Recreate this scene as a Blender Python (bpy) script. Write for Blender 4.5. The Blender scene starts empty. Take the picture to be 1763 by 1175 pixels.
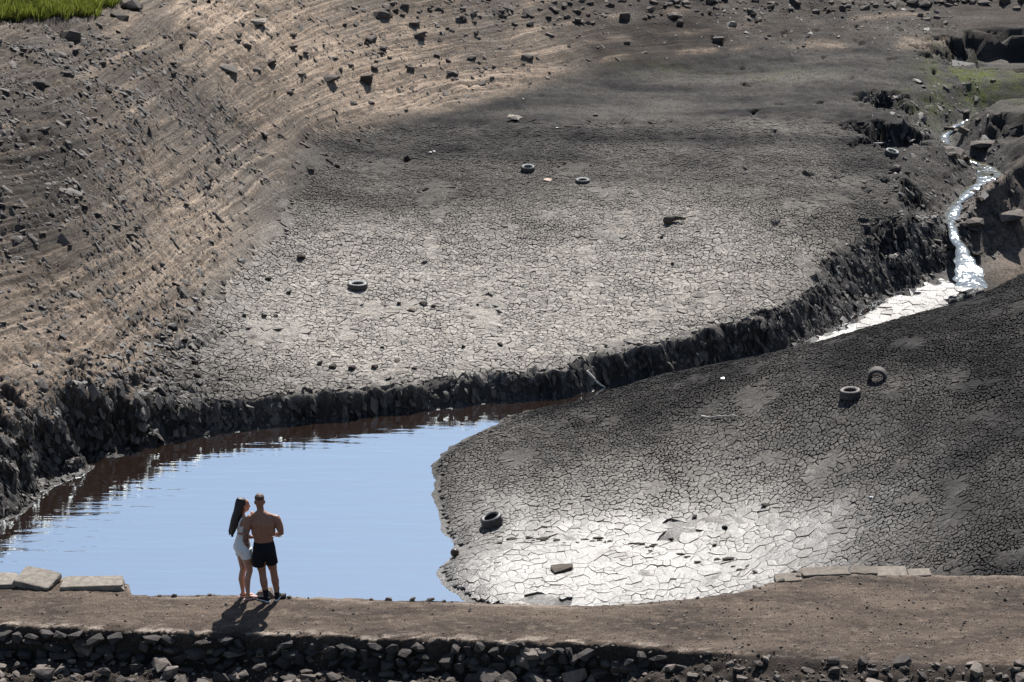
import bpy, bmesh, math, random
import numpy as np
from mathutils import Vector, Matrix, Euler
from mathutils.geometry import delaunay_2d_cdt

R = math.radians
rng = np.random.default_rng(11)
random.seed(11)
scene = bpy.context.scene
COL = scene.collection

# ------------------------------------------------------------------ camera, sky, sun, exposure
CAM_Z, PITCH, FPX, CX, CY = 34.5, R(16.9), 6000.0, 881.5, 587.5
cam_d = bpy.data.cameras.new('camera')
cam_d.sensor_width = 36.0
cam_d.lens = FPX / 1763 * 36
cam_d.clip_start, cam_d.clip_end = 1.0, 5000
cam = bpy.data.objects.new('camera', cam_d)
cam.location = (0, 0, CAM_Z)
cam.rotation_euler = (math.pi / 2 - PITCH, 0, 0)
COL.objects.link(cam)
scene.camera = cam

SUN_EL, SUN_AZ = R(48), R(11)
world = bpy.data.worlds.new('World')
scene.world = world
world.use_nodes = True
wn = world.node_tree
sky = wn.nodes.new('ShaderNodeTexSky')
sky.sky_type = 'NISHITA'
sky.sun_disc = False
sky.sun_elevation = SUN_EL
sky.sun_rotation = SUN_AZ
sky.altitude = 250
wn.links.new(sky.outputs[0], wn.nodes['Background'].inputs[0])
wn.nodes['Background'].inputs[1].default_value = 0.062
sun_d = bpy.data.lights.new('sun', 'SUN')
sun_d.energy = 5.0
sun_d.angle = R(0.53)
sun_d.color = (1.0, 0.968, 0.925)
sun = bpy.data.objects.new('sun', sun_d)
sdir = Vector((math.sin(SUN_AZ) * math.cos(SUN_EL), math.cos(SUN_AZ) * math.cos(SUN_EL), math.sin(SUN_EL)))
sun.rotation_euler = sdir.to_track_quat('Z', 'Y').to_euler()
sun.location = sdir * 200
COL.objects.link(sun)
vs = scene.view_settings
vs.view_transform = 'Standard'
vs.look = 'None'
vs.exposure = 0.70
vs.gamma = 1.0
vs.use_curve_mapping = False

# ------------------------------------------------------------------ helpers: surveying, noise, splines
CA, SA = math.cos(PITCH), math.sin(PITCH)
def ray(px, py):
    u, v = (px - CX) / FPX, -(py - CY) / FPX
    return np.array((u, CA + v * SA, -SA + v * CA))
def U(px, py, z):
    d = ray(px, py)
    t = (z - CAM_Z) / d[2]
    return np.array((d[0] * t, d[1] * t, z))

def _hash(ix, iy, s):
    h = (ix.astype(np.int64) * 374761393 + iy.astype(np.int64) * 668265263 + s * 974634777) & 0xffffffff
    h = ((h ^ (h >> 13)) * 1274126177) & 0xffffffff
    h = ((h ^ (h >> 16)) * 2246822519) & 0xffffffff
    return h ^ (h >> 15)
def noise(x, y, s=0):
    x = np.asarray(x, float); y = np.asarray(y, float)
    ix, iy = np.floor(x), np.floor(y)
    fx, fy = x - ix, y - iy
    def g(dx, dy):
        a = _hash(ix + dx, iy + dy, s) * (2 * math.pi / 4294967296.0)
        return np.cos(a) * (fx - dx) + np.sin(a) * (fy - dy)
    ux, uy = fx**3 * (fx * (fx * 6 - 15) + 10), fy**3 * (fy * (fy * 6 - 15) + 10)
    a, b, c, d = g(0, 0), g(1, 0), g(0, 1), g(1, 1)
    return ((a + (b - a) * ux) * (1 - uy) + (c + (d - c) * ux) * uy) * 1.5
def fbm(x, y, o=4, s=0, gain=.5):
    t, a, f = 0, 1, 1
    for k in range(o):
        t = t + a * noise(x * f + 17.3 * k, y * f - 9.1 * k, s + k)
        a *= gain; f *= 2.03
    return t
def sstep(a, b, x):
    t = np.clip((x - a) / (b - a), 0, 1)
    return t * t * (3 - 2 * t)
def tps_fit(P, z, lam=.02):
    P = np.asarray(P); n = len(P)
    r2 = ((P[:, None] - P[None])**2).sum(2)
    K = .5 * r2 * np.log(r2 + 1e-9) + lam * n * np.eye(n)
    Q = np.c_[np.ones(n), P]
    A = np.block([[K, Q], [Q.T, np.zeros((3, 3))]])
    w = np.linalg.solve(A, np.r_[z, 0, 0, 0])
    return P, w
def tps_eval(model, x, y):
    P, w = model
    out = w[-3] + w[-2] * x + w[-1] * y
    for (a, b), c in zip(P, w[:-3]):
        r2 = (x - a)**2 + (y - b)**2
        out = out + c * .5 * r2 * np.log(r2 + 1e-9)
    return out
def polydist(x, y, L, vals=None):
    """distance to a polyline; vals = per-vertex columns carried along to the nearest point"""
    best = np.full(x.shape, 1e9)
    outv = None if vals is None else np.zeros(x.shape + (vals.shape[1],))
    for i in range(len(L) - 1):
        a, b = L[i], L[i + 1]
        d = b - a
        t = np.clip(((x - a[0]) * d[0] + (y - a[1]) * d[1]) / (d @ d), 0, 1)
        q = np.hypot(x - a[0] - t * d[0], y - a[1] - t * d[1])
        m = q < best
        best = np.where(m, q, best)
        if vals is not None:
            v = vals[i] + t[..., None] * (vals[i + 1] - vals[i])
            outv[m] = v[m]
    return best if vals is None else (best, outv)
def inpoly(x, y, L):
    ins = np.zeros(x.shape, bool)
    j = len(L) - 1
    for i in range(len(L)):
        (xi, yi), (xj, yj) = L[i], L[j]
        if abs(yj - yi) > 1e-12:
            c = ((yi > y) != (yj > y)) & (x < (xj - xi) * (y - yi) / (yj - yi) + xi)
            ins ^= c
        j = i
    return ins
def polymask(x, y, L, soft):
    d = polydist(x, y, np.vstack([L, L[:1]]))
    return sstep(-soft, soft, np.where(inpoly(x, y, L), d, -d))

# ------------------------------------------------------------------ helpers: meshes and objects
def mesh_np(name, V, quads=None, tris=None, smooth=True, attrs=None):
    V = np.asarray(V, np.float32)
    nq = 0 if quads is None else len(quads); nt = 0 if tris is None else len(tris)
    me = bpy.data.meshes.new(name)
    me.vertices.add(len(V)); me.vertices.foreach_set('co', V.ravel())
    idx = []
    if nq: idx.append(np.asarray(quads, np.int32).ravel())
    if nt: idx.append(np.asarray(tris, np.int32).ravel())
    idx = np.concatenate(idx)
    me.loops.add(len(idx)); me.loops.foreach_set('vertex_index', idx)
    me.polygons.add(nq + nt)
    st = np.r_[np.arange(nq) * 4, nq * 4 + np.arange(nt) * 3].astype(np.int32)
    me.polygons.foreach_set('loop_start', st)
    me.polygons.foreach_set('use_smooth', np.full(nq + nt, smooth))
    me.update(calc_edges=True)
    for k, v in (attrs or {}).items():
        a = me.attributes.new(k, 'FLOAT', 'POINT')
        a.data.foreach_set('value', np.asarray(v, np.float32).ravel())
    return me
def link(name, me, mat=None, parent=None, loc=None, rot=None, scl=None):
    o = bpy.data.objects.new(name, me)
    COL.objects.link(o)
    if me is not None and mat is not None and not me.materials: me.materials.append(mat)
    if parent is not None: o.parent = parent
    if loc is not None: o.location = loc
    if rot is not None: o.rotation_euler = rot
    if scl is not None: o.scale = scl
    return o
def tag(o, label=None, cat=None, group=None, kind=None):
    if label: o['label'] = label
    if cat: o['category'] = cat
    if group: o['group'] = group
    if kind: o['kind'] = kind
    return o
def gridquads(nx, ny):
    i = np.arange(nx * ny).reshape(ny, nx)
    return np.stack([i[:-1, :-1], i[:-1, 1:], i[1:, 1:], i[1:, :-1]], -1).reshape(-1, 4)

# ------------------------------------------------------------------ materials
class NT:
    def __init__(s, name):
        s.m = bpy.data.materials.new(name); s.m.use_nodes = True
        s.t = s.m.node_tree; s.b = s.t.nodes['Principled BSDF']
    def n(s, typ, **kw):
        nd = s.t.nodes.new(typ)
        for k, v in kw.items(): setattr(nd, k, v)
        return nd
    def put(s, sock, v):
        if v is None: return
        if isinstance(v, bpy.types.NodeSocket): s.t.links.new(v, sock)
        else:
            if isinstance(v, tuple) and len(v) == 3 and sock.type == 'RGBA': v = v + (1,)
            sock.default_value = v
    def pos(s, scale=(1, 1, 1), obj=False):
        c = s.n('ShaderNodeTexCoord').outputs['Object'] if obj else s.n('ShaderNodeNewGeometry').outputs['Position']
        m = s.n('ShaderNodeMapping'); s.put(m.inputs['Vector'], c); m.inputs['Scale'].default_value = scale
        return m.outputs[0]
    def noise(s, scale, detail=4, rough=.55, vec=None, w=None):
        nd = s.n('ShaderNodeTexNoise')
        nd.inputs['Scale'].default_value = scale; nd.inputs['Detail'].default_value = detail; nd.inputs['Roughness'].default_value = rough
        s.put(nd.inputs['Vector'], vec if vec is not None else s.pos())
        return nd.outputs['Fac']
    def math(s, op, a, b=None, clamp=False):
        nd = s.n('ShaderNodeMath', operation=op, use_clamp=clamp)
        s.put(nd.inputs[0], a); s.put(nd.inputs[1], b)
        return nd.outputs[0]
    def rng(s, v, a, b, c, d):
        nd = s.n('ShaderNodeMapRange')
        s.put(nd.inputs[0], v)
        for i, q in zip((1, 2, 3, 4), (a, b, c, d)): s.put(nd.inputs[i], q)
        return nd.outputs[0]
    def mix(s, f, a, b, mode='MIX'):
        nd = s.n('ShaderNodeMix', data_type='RGBA', blend_type=mode)
        s.put(nd.inputs['Factor'], f); s.put(nd.inputs['A'], a); s.put(nd.inputs['B'], b)
        return nd.outputs['Result']
    def attr(s, name):
        return s.n('ShaderNodeAttribute', attribute_name=name).outputs['Fac']
    def bump(s, h, strength=.5, dist=.02):
        nd = s.n('ShaderNodeBump'); nd.inputs['Strength'].default_value = strength; nd.inputs['Distance'].default_value = dist
        s.put(nd.inputs['Height'], h); s.put(s.b.inputs['Normal'], nd.outputs[0])
    def done(s, col, rough=.9, spec=.3, k=1.0):
        if k != 1.0: col = s.mix(1.0, col, (k, k, k), 'MULTIPLY')
        s.put(s.b.inputs['Base Color'], col); s.put(s.b.inputs['Roughness'], rough); s.put(s.b.inputs['Specular IOR Level'], spec)
        return s.m
def grey(s, v):
    c = s.n('ShaderNodeCombineColor')
    for i in range(3): s.put(c.inputs[i], v)
    return c.outputs[0]

def mud_material(name, island):
    s = NT(name)
    low = s.noise(.55, 5, .6); mid = s.noise(3.1, 5, .6); hi = s.noise(13, 4, .65)
    pale = s.math('ADD', s.attr('pale'), s.math('MULTIPLY', s.math('SUBTRACT', low, .5), .42), True)
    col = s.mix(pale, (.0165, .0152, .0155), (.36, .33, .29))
    tanf = s.math('MULTIPLY', s.attr('tan'), s.rng(mid, .36, .62, .35, 1.0))
    col = s.mix(tanf, col, (.52, .395, .29))
    alg = s.math('MULTIPLY', s.attr('algae'), s.rng(mid, .35, .6, .15, 1.0))
    col = s.mix(alg, col, (.10, .12, .03))
    col = s.mix(1.0, col, grey(s, s.rng(hi, .32, .68, .42, 1.5)), 'MULTIPLY')
    wet = s.attr('wet')
    if island:
        r = s.n('ShaderNodeNewGeometry').outputs['Random Per Island']
        col = s.mix(1.0, col, grey(s, s.rng(r, 0, 1, .74, 1.2)), 'MULTIPLY')
    else:
        col = s.mix(1.0, col, grey(s, s.rng(s.noise(24, 5, .8), .34, .66, .45, 1.6)), 'MULTIPLY')
        # strata lines that follow the old water levels
        cmb = s.n('ShaderNodeCombineXYZ'); sp = s.n('ShaderNodeSeparateXYZ'); s.put(sp.inputs[0], s.pos())
        s.put(cmb.inputs[0], s.math('MULTIPLY', s.attr('hc'), 9.0)); s.put(cmb.inputs[1], s.math('MULTIPLY', sp.outputs[0], .16)); s.put(cmb.inputs[2], s.math('MULTIPLY', sp.outputs[1], .06))
        strat = s.noise(2.2, 5, .7, cmb.outputs[0])
        sf = s.math('MULTIPLY', s.attr('strata'), s.math('MULTIPLY', s.rng(strat, .38, .60, .85, .0), s.rng(s.attr('tan'), 0, 1, 1, .72)))
        col = s.mix(sf, col, (.070, .055, .043))
        col = s.mix(s.math('MULTIPLY', s.math('MULTIPLY', s.math('MULTIPLY', s.attr('strata'), s.math('POWER', s.attr('tan'), 2.0)), s.rng(s.noise(1.6, 4, .6), .40, .58, .1, 1.0)), s.rng(strat, .50, .66, .0, .9)), col, (.62, .485, .37))
        col = s.mix(s.math('MULTIPLY', s.attr('dark_bed'), s.rng(mid, .35, .65, .96, .66)), col, (.022, .018, .015))
        col = s.mix(s.attr('crack'), col, (.020, .017, .015))
    rough = s.math('ADD', s.rng(wet, 0, 1, .92, .40), s.math('MULTIPLY', s.math('SUBTRACT', mid, .5), .4), True)
    hsum = s.math('ADD', hi, s.noise(42, 3, .7))
    if not island: hsum = s.math('ADD', hsum, s.math('MULTIPLY', s.math('MULTIPLY', strat, s.attr('strata')), 2.5))
    s.bump(hsum, .8 if not island else .5, .04 if not island else .025)
    return s.done(col, rough, s.rng(wet, 0, 1, .15, .68), .84)
M = {}
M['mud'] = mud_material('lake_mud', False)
M['plate'] = mud_material('cracked_mud', True)

def stone_material(name, a, b, per='obj', rough=.85, spec=.3):
    s = NT(name)
    if per == 'obj': r = s.n('ShaderNodeObjectInfo').outputs['Random']
    else: r = s.n('ShaderNodeNewGeometry').outputs['Random Per Island']
    n = s.noise(9, 5, .65)
    col = s.mix(r, a, b)
    col = s.mix(1.0, col, grey(s, s.rng(n, .25, .75, .55, 1.4)), 'MULTIPLY')
    s.bump(s.noise(24, 5, .7), .7, .03)
    return s.done(col, rough, spec, .82)
M['stone'] = stone_material('dark_gritstone', (.075, .060, .050), (.16, .135, .115))
M['stone_many'] = stone_material('scree_gritstone', (.055, .045, .038), (.20, .165, .135), 'island')
M['scree_dark'] = stone_material('dark_scree_shale', (.035, .030, .027), (.15, .125, .105), 'island', .7, .4)
M['bank_clod'] = stone_material('bank_mud_clods', (.016, .0135, .0115), (.105, .088, .074), 'island', .6, .5)
M['slab'] = stone_material('pale_coping_stone', (.27, .235, .195), (.38, .335, .28))
M['slab_dull'] = stone_material('weathered_coping_stone', (.15, .125, .10), (.26, .22, .18))
M['rubble'] = stone_material('rubble_gritstone', (.060, .050, .044), (.24, .20, .17))
M['wallstone'] = stone_material('wall_gritstone', (.035, .031, .030), (.085, .073, .066))
M['pebble'] = stone_material('path_gravel', (.08, .066, .056), (.30, .26, .22), 'island')
M['clod'] = stone_material('dark_mud_clod', (.030, .025, .021), (.055, .046, .037))
M['brownclod'] = stone_material('brown_mud_clod', (.09, .072, .055), (.14, .115, .085))

def flat_mat(name, col, rough=.7, spec=.4, nscale=30, var=.25, bump=.2):
    s = NT(name)
    n = s.noise(nscale, 4, .6, s.pos(obj=True))
    c = s.mix(1.0, col, grey(s, s.rng(n, .3, .7, 1 - var, 1 + var)), 'MULTIPLY')
    if bump: s.bump(n, bump, .01)
    return s.done(c, rough, spec)

# ------------------------------------------------------------------ the reservoir floor: survey of heights
far_cols = {
    0: [(0, 9.2), (100, 8.2), (200, 7.2), (300, 6.1), (400, 5.0), (500, 4.0), (600, 3.1), (700, 2.25), (800, 1.3), (880, .6)],
    150: [(0, 8.6), (100, 7.7), (200, 6.8), (300, 5.7), (400, 4.6), (500, 3.5), (600, 2.6), (700, 1.6), (770, .9)],
    300: [(0, 7.9), (100, 7.0), (200, 5.9), (300, 4.7), (400, 3.5), (500, 2.5), (600, 1.5), (700, 1.0)],
    450: [(0, 7.1), (100, 6.0), (200, 4.7), (300, 3.5), (400, 2.5), (500, 1.7), (600, 1.15), (690, .85)],
    600: [(0, 6.4), (100, 5.1), (200, 3.7), (250, 3.1), (300, 2.8), (400, 2.25), (500, 1.6), (600, 1.1), (680, .8)],
    750: [(0, 6.0), (100, 4.5), (180, 3.4), (250, 2.95), (300, 2.7), (400, 2.2), (500, 1.55), (600, 1.05), (660, .8)],
    900: [(0, 5.6), (80, 4.6), (140, 3.7), (200, 3.25), (300, 2.7), (400, 2.2), (500, 1.5), (600, 1.0), (650, .78)],
    1050: [(0, 5.3), (60, 4.5), (110, 3.8), (200, 3.25), (300, 2.7), (400, 2.2), (500, 1.5), (610, .98)],
    1200: [(0, 5.1), (40, 4.6), (80, 4.0), (200, 3.25), (300, 2.7), (400, 2.2), (500, 1.5), (580, 1.12)],
    1350: [(0, 4.9), (30, 4.5), (60, 4.1), (200, 3.3), (300, 2.8), (400, 2.25), (500, 1.45), (570, 1.12)],
    1500: [(0, 4.8), (30, 4.4), (60, 4.1), (130, 3.65), (200, 3.3), (300, 2.55), (400, 1.95), (480, 1.2)],
    1620: [(0, 4.75), (40, 4.2), (85, 3.8), (150, 3.3), (400, 2.0)],
    1763: [(0, 4.7), (40, 4.25), (70, 3.9), (100, 3.6), (250, 3.0), (340, 2.6), (420, 2.3)],
}
pts, zz = [], []
for px, col in far_cols.items():
    for py, z in col:
        p = U(px, py, z); pts.append(p[:2]); zz.append(z)
FAR = tps_fit(pts, zz, .002)

mound_pts = [  # px, py, z : the near mound with its shore, crest and inner slope
    (745, 800, .04), (748, 850, .04), (765, 915, .04), (790, 940, .04), (755, 985, .04), (775, 1012, .04), (805, 1032, .04),
    (850, 735, .05), (905, 708, .10), (850, 893, .42), (850, 800, .40), (960, 800, .85), (960, 900, .62), (950, 990, .42),
    (1000, 690, .62), (1050, 674, .95), (1160, 641, 1.5), (1280, 616, 2.0), (1400, 591, 2.45), (1520, 557, 2.9), (1640, 524, 3.3), (1763, 472, 3.9),
    (1100, 740, 1.35), (1250, 720, 2.2), (1465, 676, 3.3), (1620, 640, 3.75), (1763, 600, 4.3), (1763, 760, 3.9), (1600, 780, 3.0),
    (1400, 790, 2.2), (1250, 810, 1.6), (1100, 830, 1.1), (1150, 920, .75), (1300, 900, 1.15), (1450, 890, 1.75), (1600, 890, 2.5), (1763, 890, 3.3),
    (1000, 1040, .30), (1150, 1030, .38), (1300, 1000, .7), (1500, 985, 1.6), (1763, 985, 2.9)]
mp, mz = [], []
for px, py, z in mound_pts:
    p = U(px, py, z); mp.append(p[:2]); mz.append(z)
for px, py, z in [m for m in mound_pts if m[:2] in ((905, 708), (1000, 690), (1050, 674), (1160, 641), (1280, 616), (1400, 591), (1520, 557), (1640, 524), (1763, 472))]:
    p = U(px, py, z)
    for dy, k in ((1.2, .5), (2.6, 1.6), (5, 3.2)):
        mp.append((p[0], p[1] + dy)); mz.append(z - k)
for px, py in ((400, 850), (600, 900), (300, 1000), (600, 1000), (650, 800), (700, 750), (60, 1000)):
    p = U(px, py, 0); mp.append(p[:2]); mz.append(-.045 * max(0, 745 - px) ** .8)
MOUND = tps_fit(mp, mz, .0015)

bank_px = [(-400, 1040), (-150, 960), (0, 900), (40, 885), (95, 838), (150, 815), (190, 793), (280, 766), (350, 752), (480, 736), (600, 722), (740, 708), (850, 694),
           (980, 685), (1040, 668), (1150, 652), (1250, 630), (1400, 597), (1425, 578), (1465, 548), (1505, 522), (1560, 502), (1600, 480), (1650, 458), (1900, 400)]
BANK = np.array([U(a, b, 0)[:2] for a, b in bank_px])
# alcoves bitten into the bank: px, py on the waterline, radius, depth
alcoves = [(105, 765, 1.3, 1.0), (215, 752, .6, .5), (20, 835, .7, .5), (560, 715, 1.1, .75), (670, 700, 1.15, .95), (962, 672, .75, .85), (1105, 648, 1.25, 1.0), (1255, 615, 1.5, 1.35), (1325, 602, .8, .8)]
ALC = [(U(a, b, .3)[:2], r, d) for a, b, r, d in alcoves]

stream_px = [  # px, py, water level, half width
    (1615, 512, .36, .3), (1645, 503, .42, .5), (1668, 485, .5, .5), (1664, 455, .75, .34), (1655, 425, .95, .34), (1640, 395, 1.15, .30), (1640, 365, 1.35, .40), (1660, 335, 1.55, .34),
    (1705, 303, 1.72, .80), (1690, 280, 1.8, .5), (1640, 262, 1.9, .40), (1625, 240, 2.05, .32), (1640, 218, 2.2, .24), (1690, 196, 2.35, .16), (1763, 183, 2.5, .14), (1950, 160, 2.7, .4)]
ST = np.array([np.r_[U(a, b, z), hw * (.46 if b < 440 else .85)] for a, b, z, hw in stream_px])

# ------------------------------------------------------------------ the reservoir floor: the grid
xs = np.unique(np.r_[np.linspace(-420, -40, 24), np.linspace(-40, -19, 40), np.arange(-19, 19.5, .085), np.linspace(19.6, 40, 40), np.linspace(40, 420, 24)])
ys = np.unique(np.r_[np.linspace(-160, 60, 20), np.linspace(60, 84, 40), np.arange(84, 97, .13), np.arange(97, 116, .07), np.arange(116, 158, .13), np.linspace(158, 185, 50), np.linspace(185, 900, 40)])
GX, GY = np.meshgrid(xs, ys)
gx, gy = np.clip(GX, -21, 21), np.clip(GY, 84, 162)
Zb = tps_eval(FAR, gx, gy)
Zb = Zb + .10 * np.maximum(0, -19 - GX).clip(0, 60) + .05 * np.maximum(0, GX - 21).clip(0, 100) + .05 * np.maximum(0, GY - 162).clip(0, 500)

def hitz(px, py, model_z):  # world point where the sight line meets a height grid
    d = ray(px, py)
    t = np.linspace(88, 190, 4000)
    x, y, z = d[0] * t, d[1] * t, CAM_Z + d[2] * t
    g = bil(model_z, x, y)
    k = np.argmax(z < g)
    return np.array((x[k], y[k], g[k]))
def bil(Z, x, y):
    x = np.clip(x, xs[0], xs[-1] - 1e-6); y = np.clip(y, ys[0], ys[-1] - 1e-6)
    i = np.clip(np.searchsorted(xs, x, 'right') - 1, 0, len(xs) - 2); j = np.clip(np.searchsorted(ys, y, 'right') - 1, 0, len(ys) - 2)
    u = (x - xs[i]) / (xs[i + 1] - xs[i]); v = (y - ys[j]) / (ys[j + 1] - ys[j])
    return (Z[j, i] * (1 - u) + Z[j, i + 1] * u) * (1 - v) + (Z[j + 1, i] * (1 - u) + Z[j + 1, i + 1] * u) * v

def wpoly(px_list):
    return np.array([hitz(a, b, Zb)[:2] for a, b in px_list])
PLAIN = wpoly([(285, 640), (300, 585), (345, 535), (430, 450), (485, 380), (520, 300), (545, 226), (700, 198), (900, 156), (1060, 122), (1300, 88), (1500, 82), (1600, 92), (1570, 150), (1520, 230),
               (1530, 300), (1550, 390), (1530, 450), (1400, 545), (1350, 600), (1190, 610), (1050, 640), (900, 660), (700, 690), (560, 700), (400, 705), (310, 690)])
plain = polymask(gx, gy, PLAIN, 1.3)
slope_up = 1 - polymask(gx, gy, wpoly([(255, 690), (270, 600), (330, 520), (410, 440), (465, 370), (500, 300), (520, 225), (700, 192), (900, 150), (1060, 112), (1300, 80), (1763, 52),
                                     (1763, 500), (1400, 600), (900, 660), (400, 720)]), .9)
rocky_left = sstep(-8, -11.5, gx + .12 * (gy - 110)) * sstep(122, 112, gy)

# shore terraces and runnels on the slopes
wob = fbm(gx / 5.5, gy / 5.5, 3, 3)
hcont = Zb + .06 * wob + .012 * fbm(gx / 1.3, gy / 1.6, 3, 5)
def terrace(h, step, sharp):
    q = h / step; f = q - np.floor(q)
    return (np.floor(q) + sstep(sharp, 1, f)) * step
terr_amt = slope_up * sstep(-.55, .15, fbm(gx / 3, gy / 3, 2, 8) + .35)
ta2 = 1 - .75 * sstep(-3, 2, gx)
Z1 = Zb + terr_amt * ta2 * .8 * (terrace(hcont, .13, .6) - hcont) + terr_amt * ta2 * .22 * (terrace(hcont + .05, .43, .72) - hcont - .05)
ud, vd = gx * .62 - gy * .78, gx * .78 + gy * .62
runn = np.abs(fbm(vd / .40 + .4 * fbm(gx / 2, gy / 2, 2, 31), ud / 4.5, 3, 21))
left_w = sstep(-6.0, -10.5, gx)
Z1 = Z1 - .13 * left_w * slope_up * (1 - sstep(0, .22, runn)) * sstep(-.3, .4, fbm(gx / 2.2, gy / 2.2, 2, 33))
rough = fbm(gx / .32, gy / .36, 4, 41, .65)
stony = slope_up * np.clip(.35 + .8 * fbm(gx / 4, gy / 6, 3, 51), 0, 1)
Z1 = Z1 + rough * (.010 + .028 * stony) * slope_up + .10 * fbm(gx / 2.6, gy / 2.6, 3, 42) * slope_up
Z1 = Z1 + .035 * fbm(gx / .28, gy / .32, 3, 63, .65) * (1 - slope_up)
Z1 = Z1 + .08 * fbm(gx / 6, gy / 3, 3, 61) * plain + .02 * fbm(gx / .6, gy / .6, 3, 62)

# the eroded bank
dist, _v = polydist(gx, gy, BANK, np.c_[BANK])
north = gy > np.interp(gx, BANK[:, 0], BANK[:, 1])
dd = np.where(north, dist, -dist)
push = np.zeros_like(dd); alc = np.zeros_like(dd)
for (c, r, d) in ALC:
    w_ = np.exp(-(((gx - c[0]) / r)**2 + ((gy - c[1]) / (r * 1.0))**2)**1.5)
    push = np.maximum(push, d * w_); alc = np.maximum(alc, w_)
dj = dd - push * (.30 + .7 * rocky_left) + north * ((.16 + .2 * rocky_left) * fbm(gx / 1.5, gy / 1.5, 3, 71, .5) + .08 * fbm(gx / .5, gy / .5, 2, 72, .6) * sstep(.3, .05, alc)) * sstep(.0, .5, dd)
gentle = sstep(8.2, 9.6, gx)
steep = 1.7 - .8 * rocky_left + 3.5 * sstep(.12, .45, alc) * (1 - .3 * rocky_left) - .45 * gentle + .9 * sstep(.1, .5, fbm(gx / 2.2, gy / 3, 2, 73))
prof = np.where(dj < 0, np.maximum(-1.8, .45 * dj - .04), np.where(dj < .14, .35 * dj, .05 + (dj - .14) * steep))
prof = prof + (1 - .6 * gentle) * ((.14 + .14 * rocky_left) * fbm(gx / 1.1 + prof * .8, prof / .34, 4, 75, .6) + .05 * fbm(gx / .22, prof / .10, 2, 74, .6) + .03) * sstep(.02, .3, dj)
Zf = np.minimum(Z1, prof)
scarp = sstep(.02, .22, Z1 - prof) * (prof > -.05)
rim = np.exp(-((dj - .6) / .6)**2) * (dj > 0)
rimn = fbm(gx / .6, gy / .9, 4, 77, .65)
Zf = Zf + rim * (.09 * rimn - .03) * (Zf > .12)
# left bank: broken ledges of rock above the water
led = terrace(Zf + .16 * fbm(gx / 1.1, gy / 1.1, 3, 81) + .5 * (vd * .10 % 1), .40, .55)- .5 * (vd * .10 % 1)
rl = rocky_left * sstep(3.2, 1.2, Zf)
Zf = np.where(Zf > .05, Zf + rl * (.5 * (led - Zf) + .10 * fbm(gx / .35, gy / .4, 4, 83, .65)), Zf)

# the wet flat and the stream
sd, sv = polydist(gx, gy, ST[:, :2], ST[:, 2:4])
sz, shw = sv[..., 0], sv[..., 1]
se = sd - shw * (1 + .8 * fbm(gx / .9, gy / 1.3, 3, 91))
cv = sz + np.where(se < 0, -.12 + .10 * np.clip(se, -1, 0), -.12 + .9 * np.clip(se, 0, .4) + .75 * np.clip(se - .4, 0, 9)) + .09 * fbm(gx / .8, gy / 1.0, 4, 93, .6) * sstep(-.3, .5, se)
in_stream = gx > 8.3
Zf = np.where(in_stream, np.minimum(Zf, np.maximum(cv, terrace(cv + .1 * fbm(gx / 1, gy / 1.4, 2, 95), .32, .25))), Zf)
WETFLAT = np.array([U(a, b, .3)[:2] for a, b in [(1395, 594), (1425, 578), (1470, 556), (1510, 539), (1570, 520), (1620, 503), (1655, 512), (1700, 520), (1500, 620), (1380, 640)]])
wf = sstep(.25, .75, polymask(gx, gy, WETFLAT, .9) + .38 * fbm(gx / .7, gy / 1.1, 3, 96))
Zf = np.where((wf > 0) & in_stream, Zf * (1 - wf) + (.16 + .075 * np.clip(gy - 108, 0, 14) + .03 * fbm(gx / .8, gy / .8, 3, 97)) * wf, Zf)

for px, py, fl, rx, ry, stp in [(1545, 262, 2.35, 1.5, 1.3, 2.6), (1735, 118, 3.0, 2.2, 1.8, .9), (1655, 112, 3.25, 1.3, 1.2, .8), (1530, 195, 2.9, .9, 1.1, 1.0), (1445, 545, .55, .8, 1.3, 2.2), (1600, 372, 1.5, .8, 1.2, 2.2), (1570, 440, 1.05, 1.2, .8, 2), (1700, 395, 1.35, .8, 1.0, 2), (1740, 245, 2.3, 1.1, .8, 1.6)]:
    c = U(px, py, fl)
    q = np.hypot((gx - c[0]) / rx, (gy - c[1]) / ry) + .5 * fbm(gx / .8, gy / .8, 4, 98, .65)
    b = fl + stp * np.maximum(0, q - .85) * min(rx, ry) 
    b = b + (.22 * fbm(gx / .9, b / .25, 4, 99, .6) + .06 * fbm(gx / .25, gy / .25, 2, 100)) * sstep(.5, .9, q)
    scarp = np.maximum(scarp, sstep(.03, .25, Zf - b) * (q > .7)); Zf = np.minimum(Zf, b)

# the mound
Zm = tps_eval(MOUND, gx, gy)
Zm = np.where(gy > 119, -9, Zm)
Zm = Zm + .06 * fbm(gx / 4, gy / 4, 3, 101) * sstep(.1, .8, Zm) + .015 * fbm(gx / .5, gy / .5, 3, 102) + .05 * fbm(gx / .7, gy / .9, 3, 103) * sstep(.35, .0, Zm)
GROOVE = np.array([U(a, b, .55)[:2] for a, b in [(765, 948), (830, 935), (900, 925), (980, 928), (1060, 935), (1130, 943), (1190, 960), (1260, 972), (1330, 995)]])
gd = polydist(gx + .25 * fbm(gx / .8, gy / .8, 2, 105), gy + .5 * fbm(gx / .9, gy / .9, 2, 106), GROOVE)
Zm = Zm - .0 * sstep(.22, .03, gd) * sstep(-.25, .25, fbm(gx / .55, gy / .8, 2, 107))
is_mound = Zm > Zf
Z = np.where(is_mound, Zm, Zf)

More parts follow.
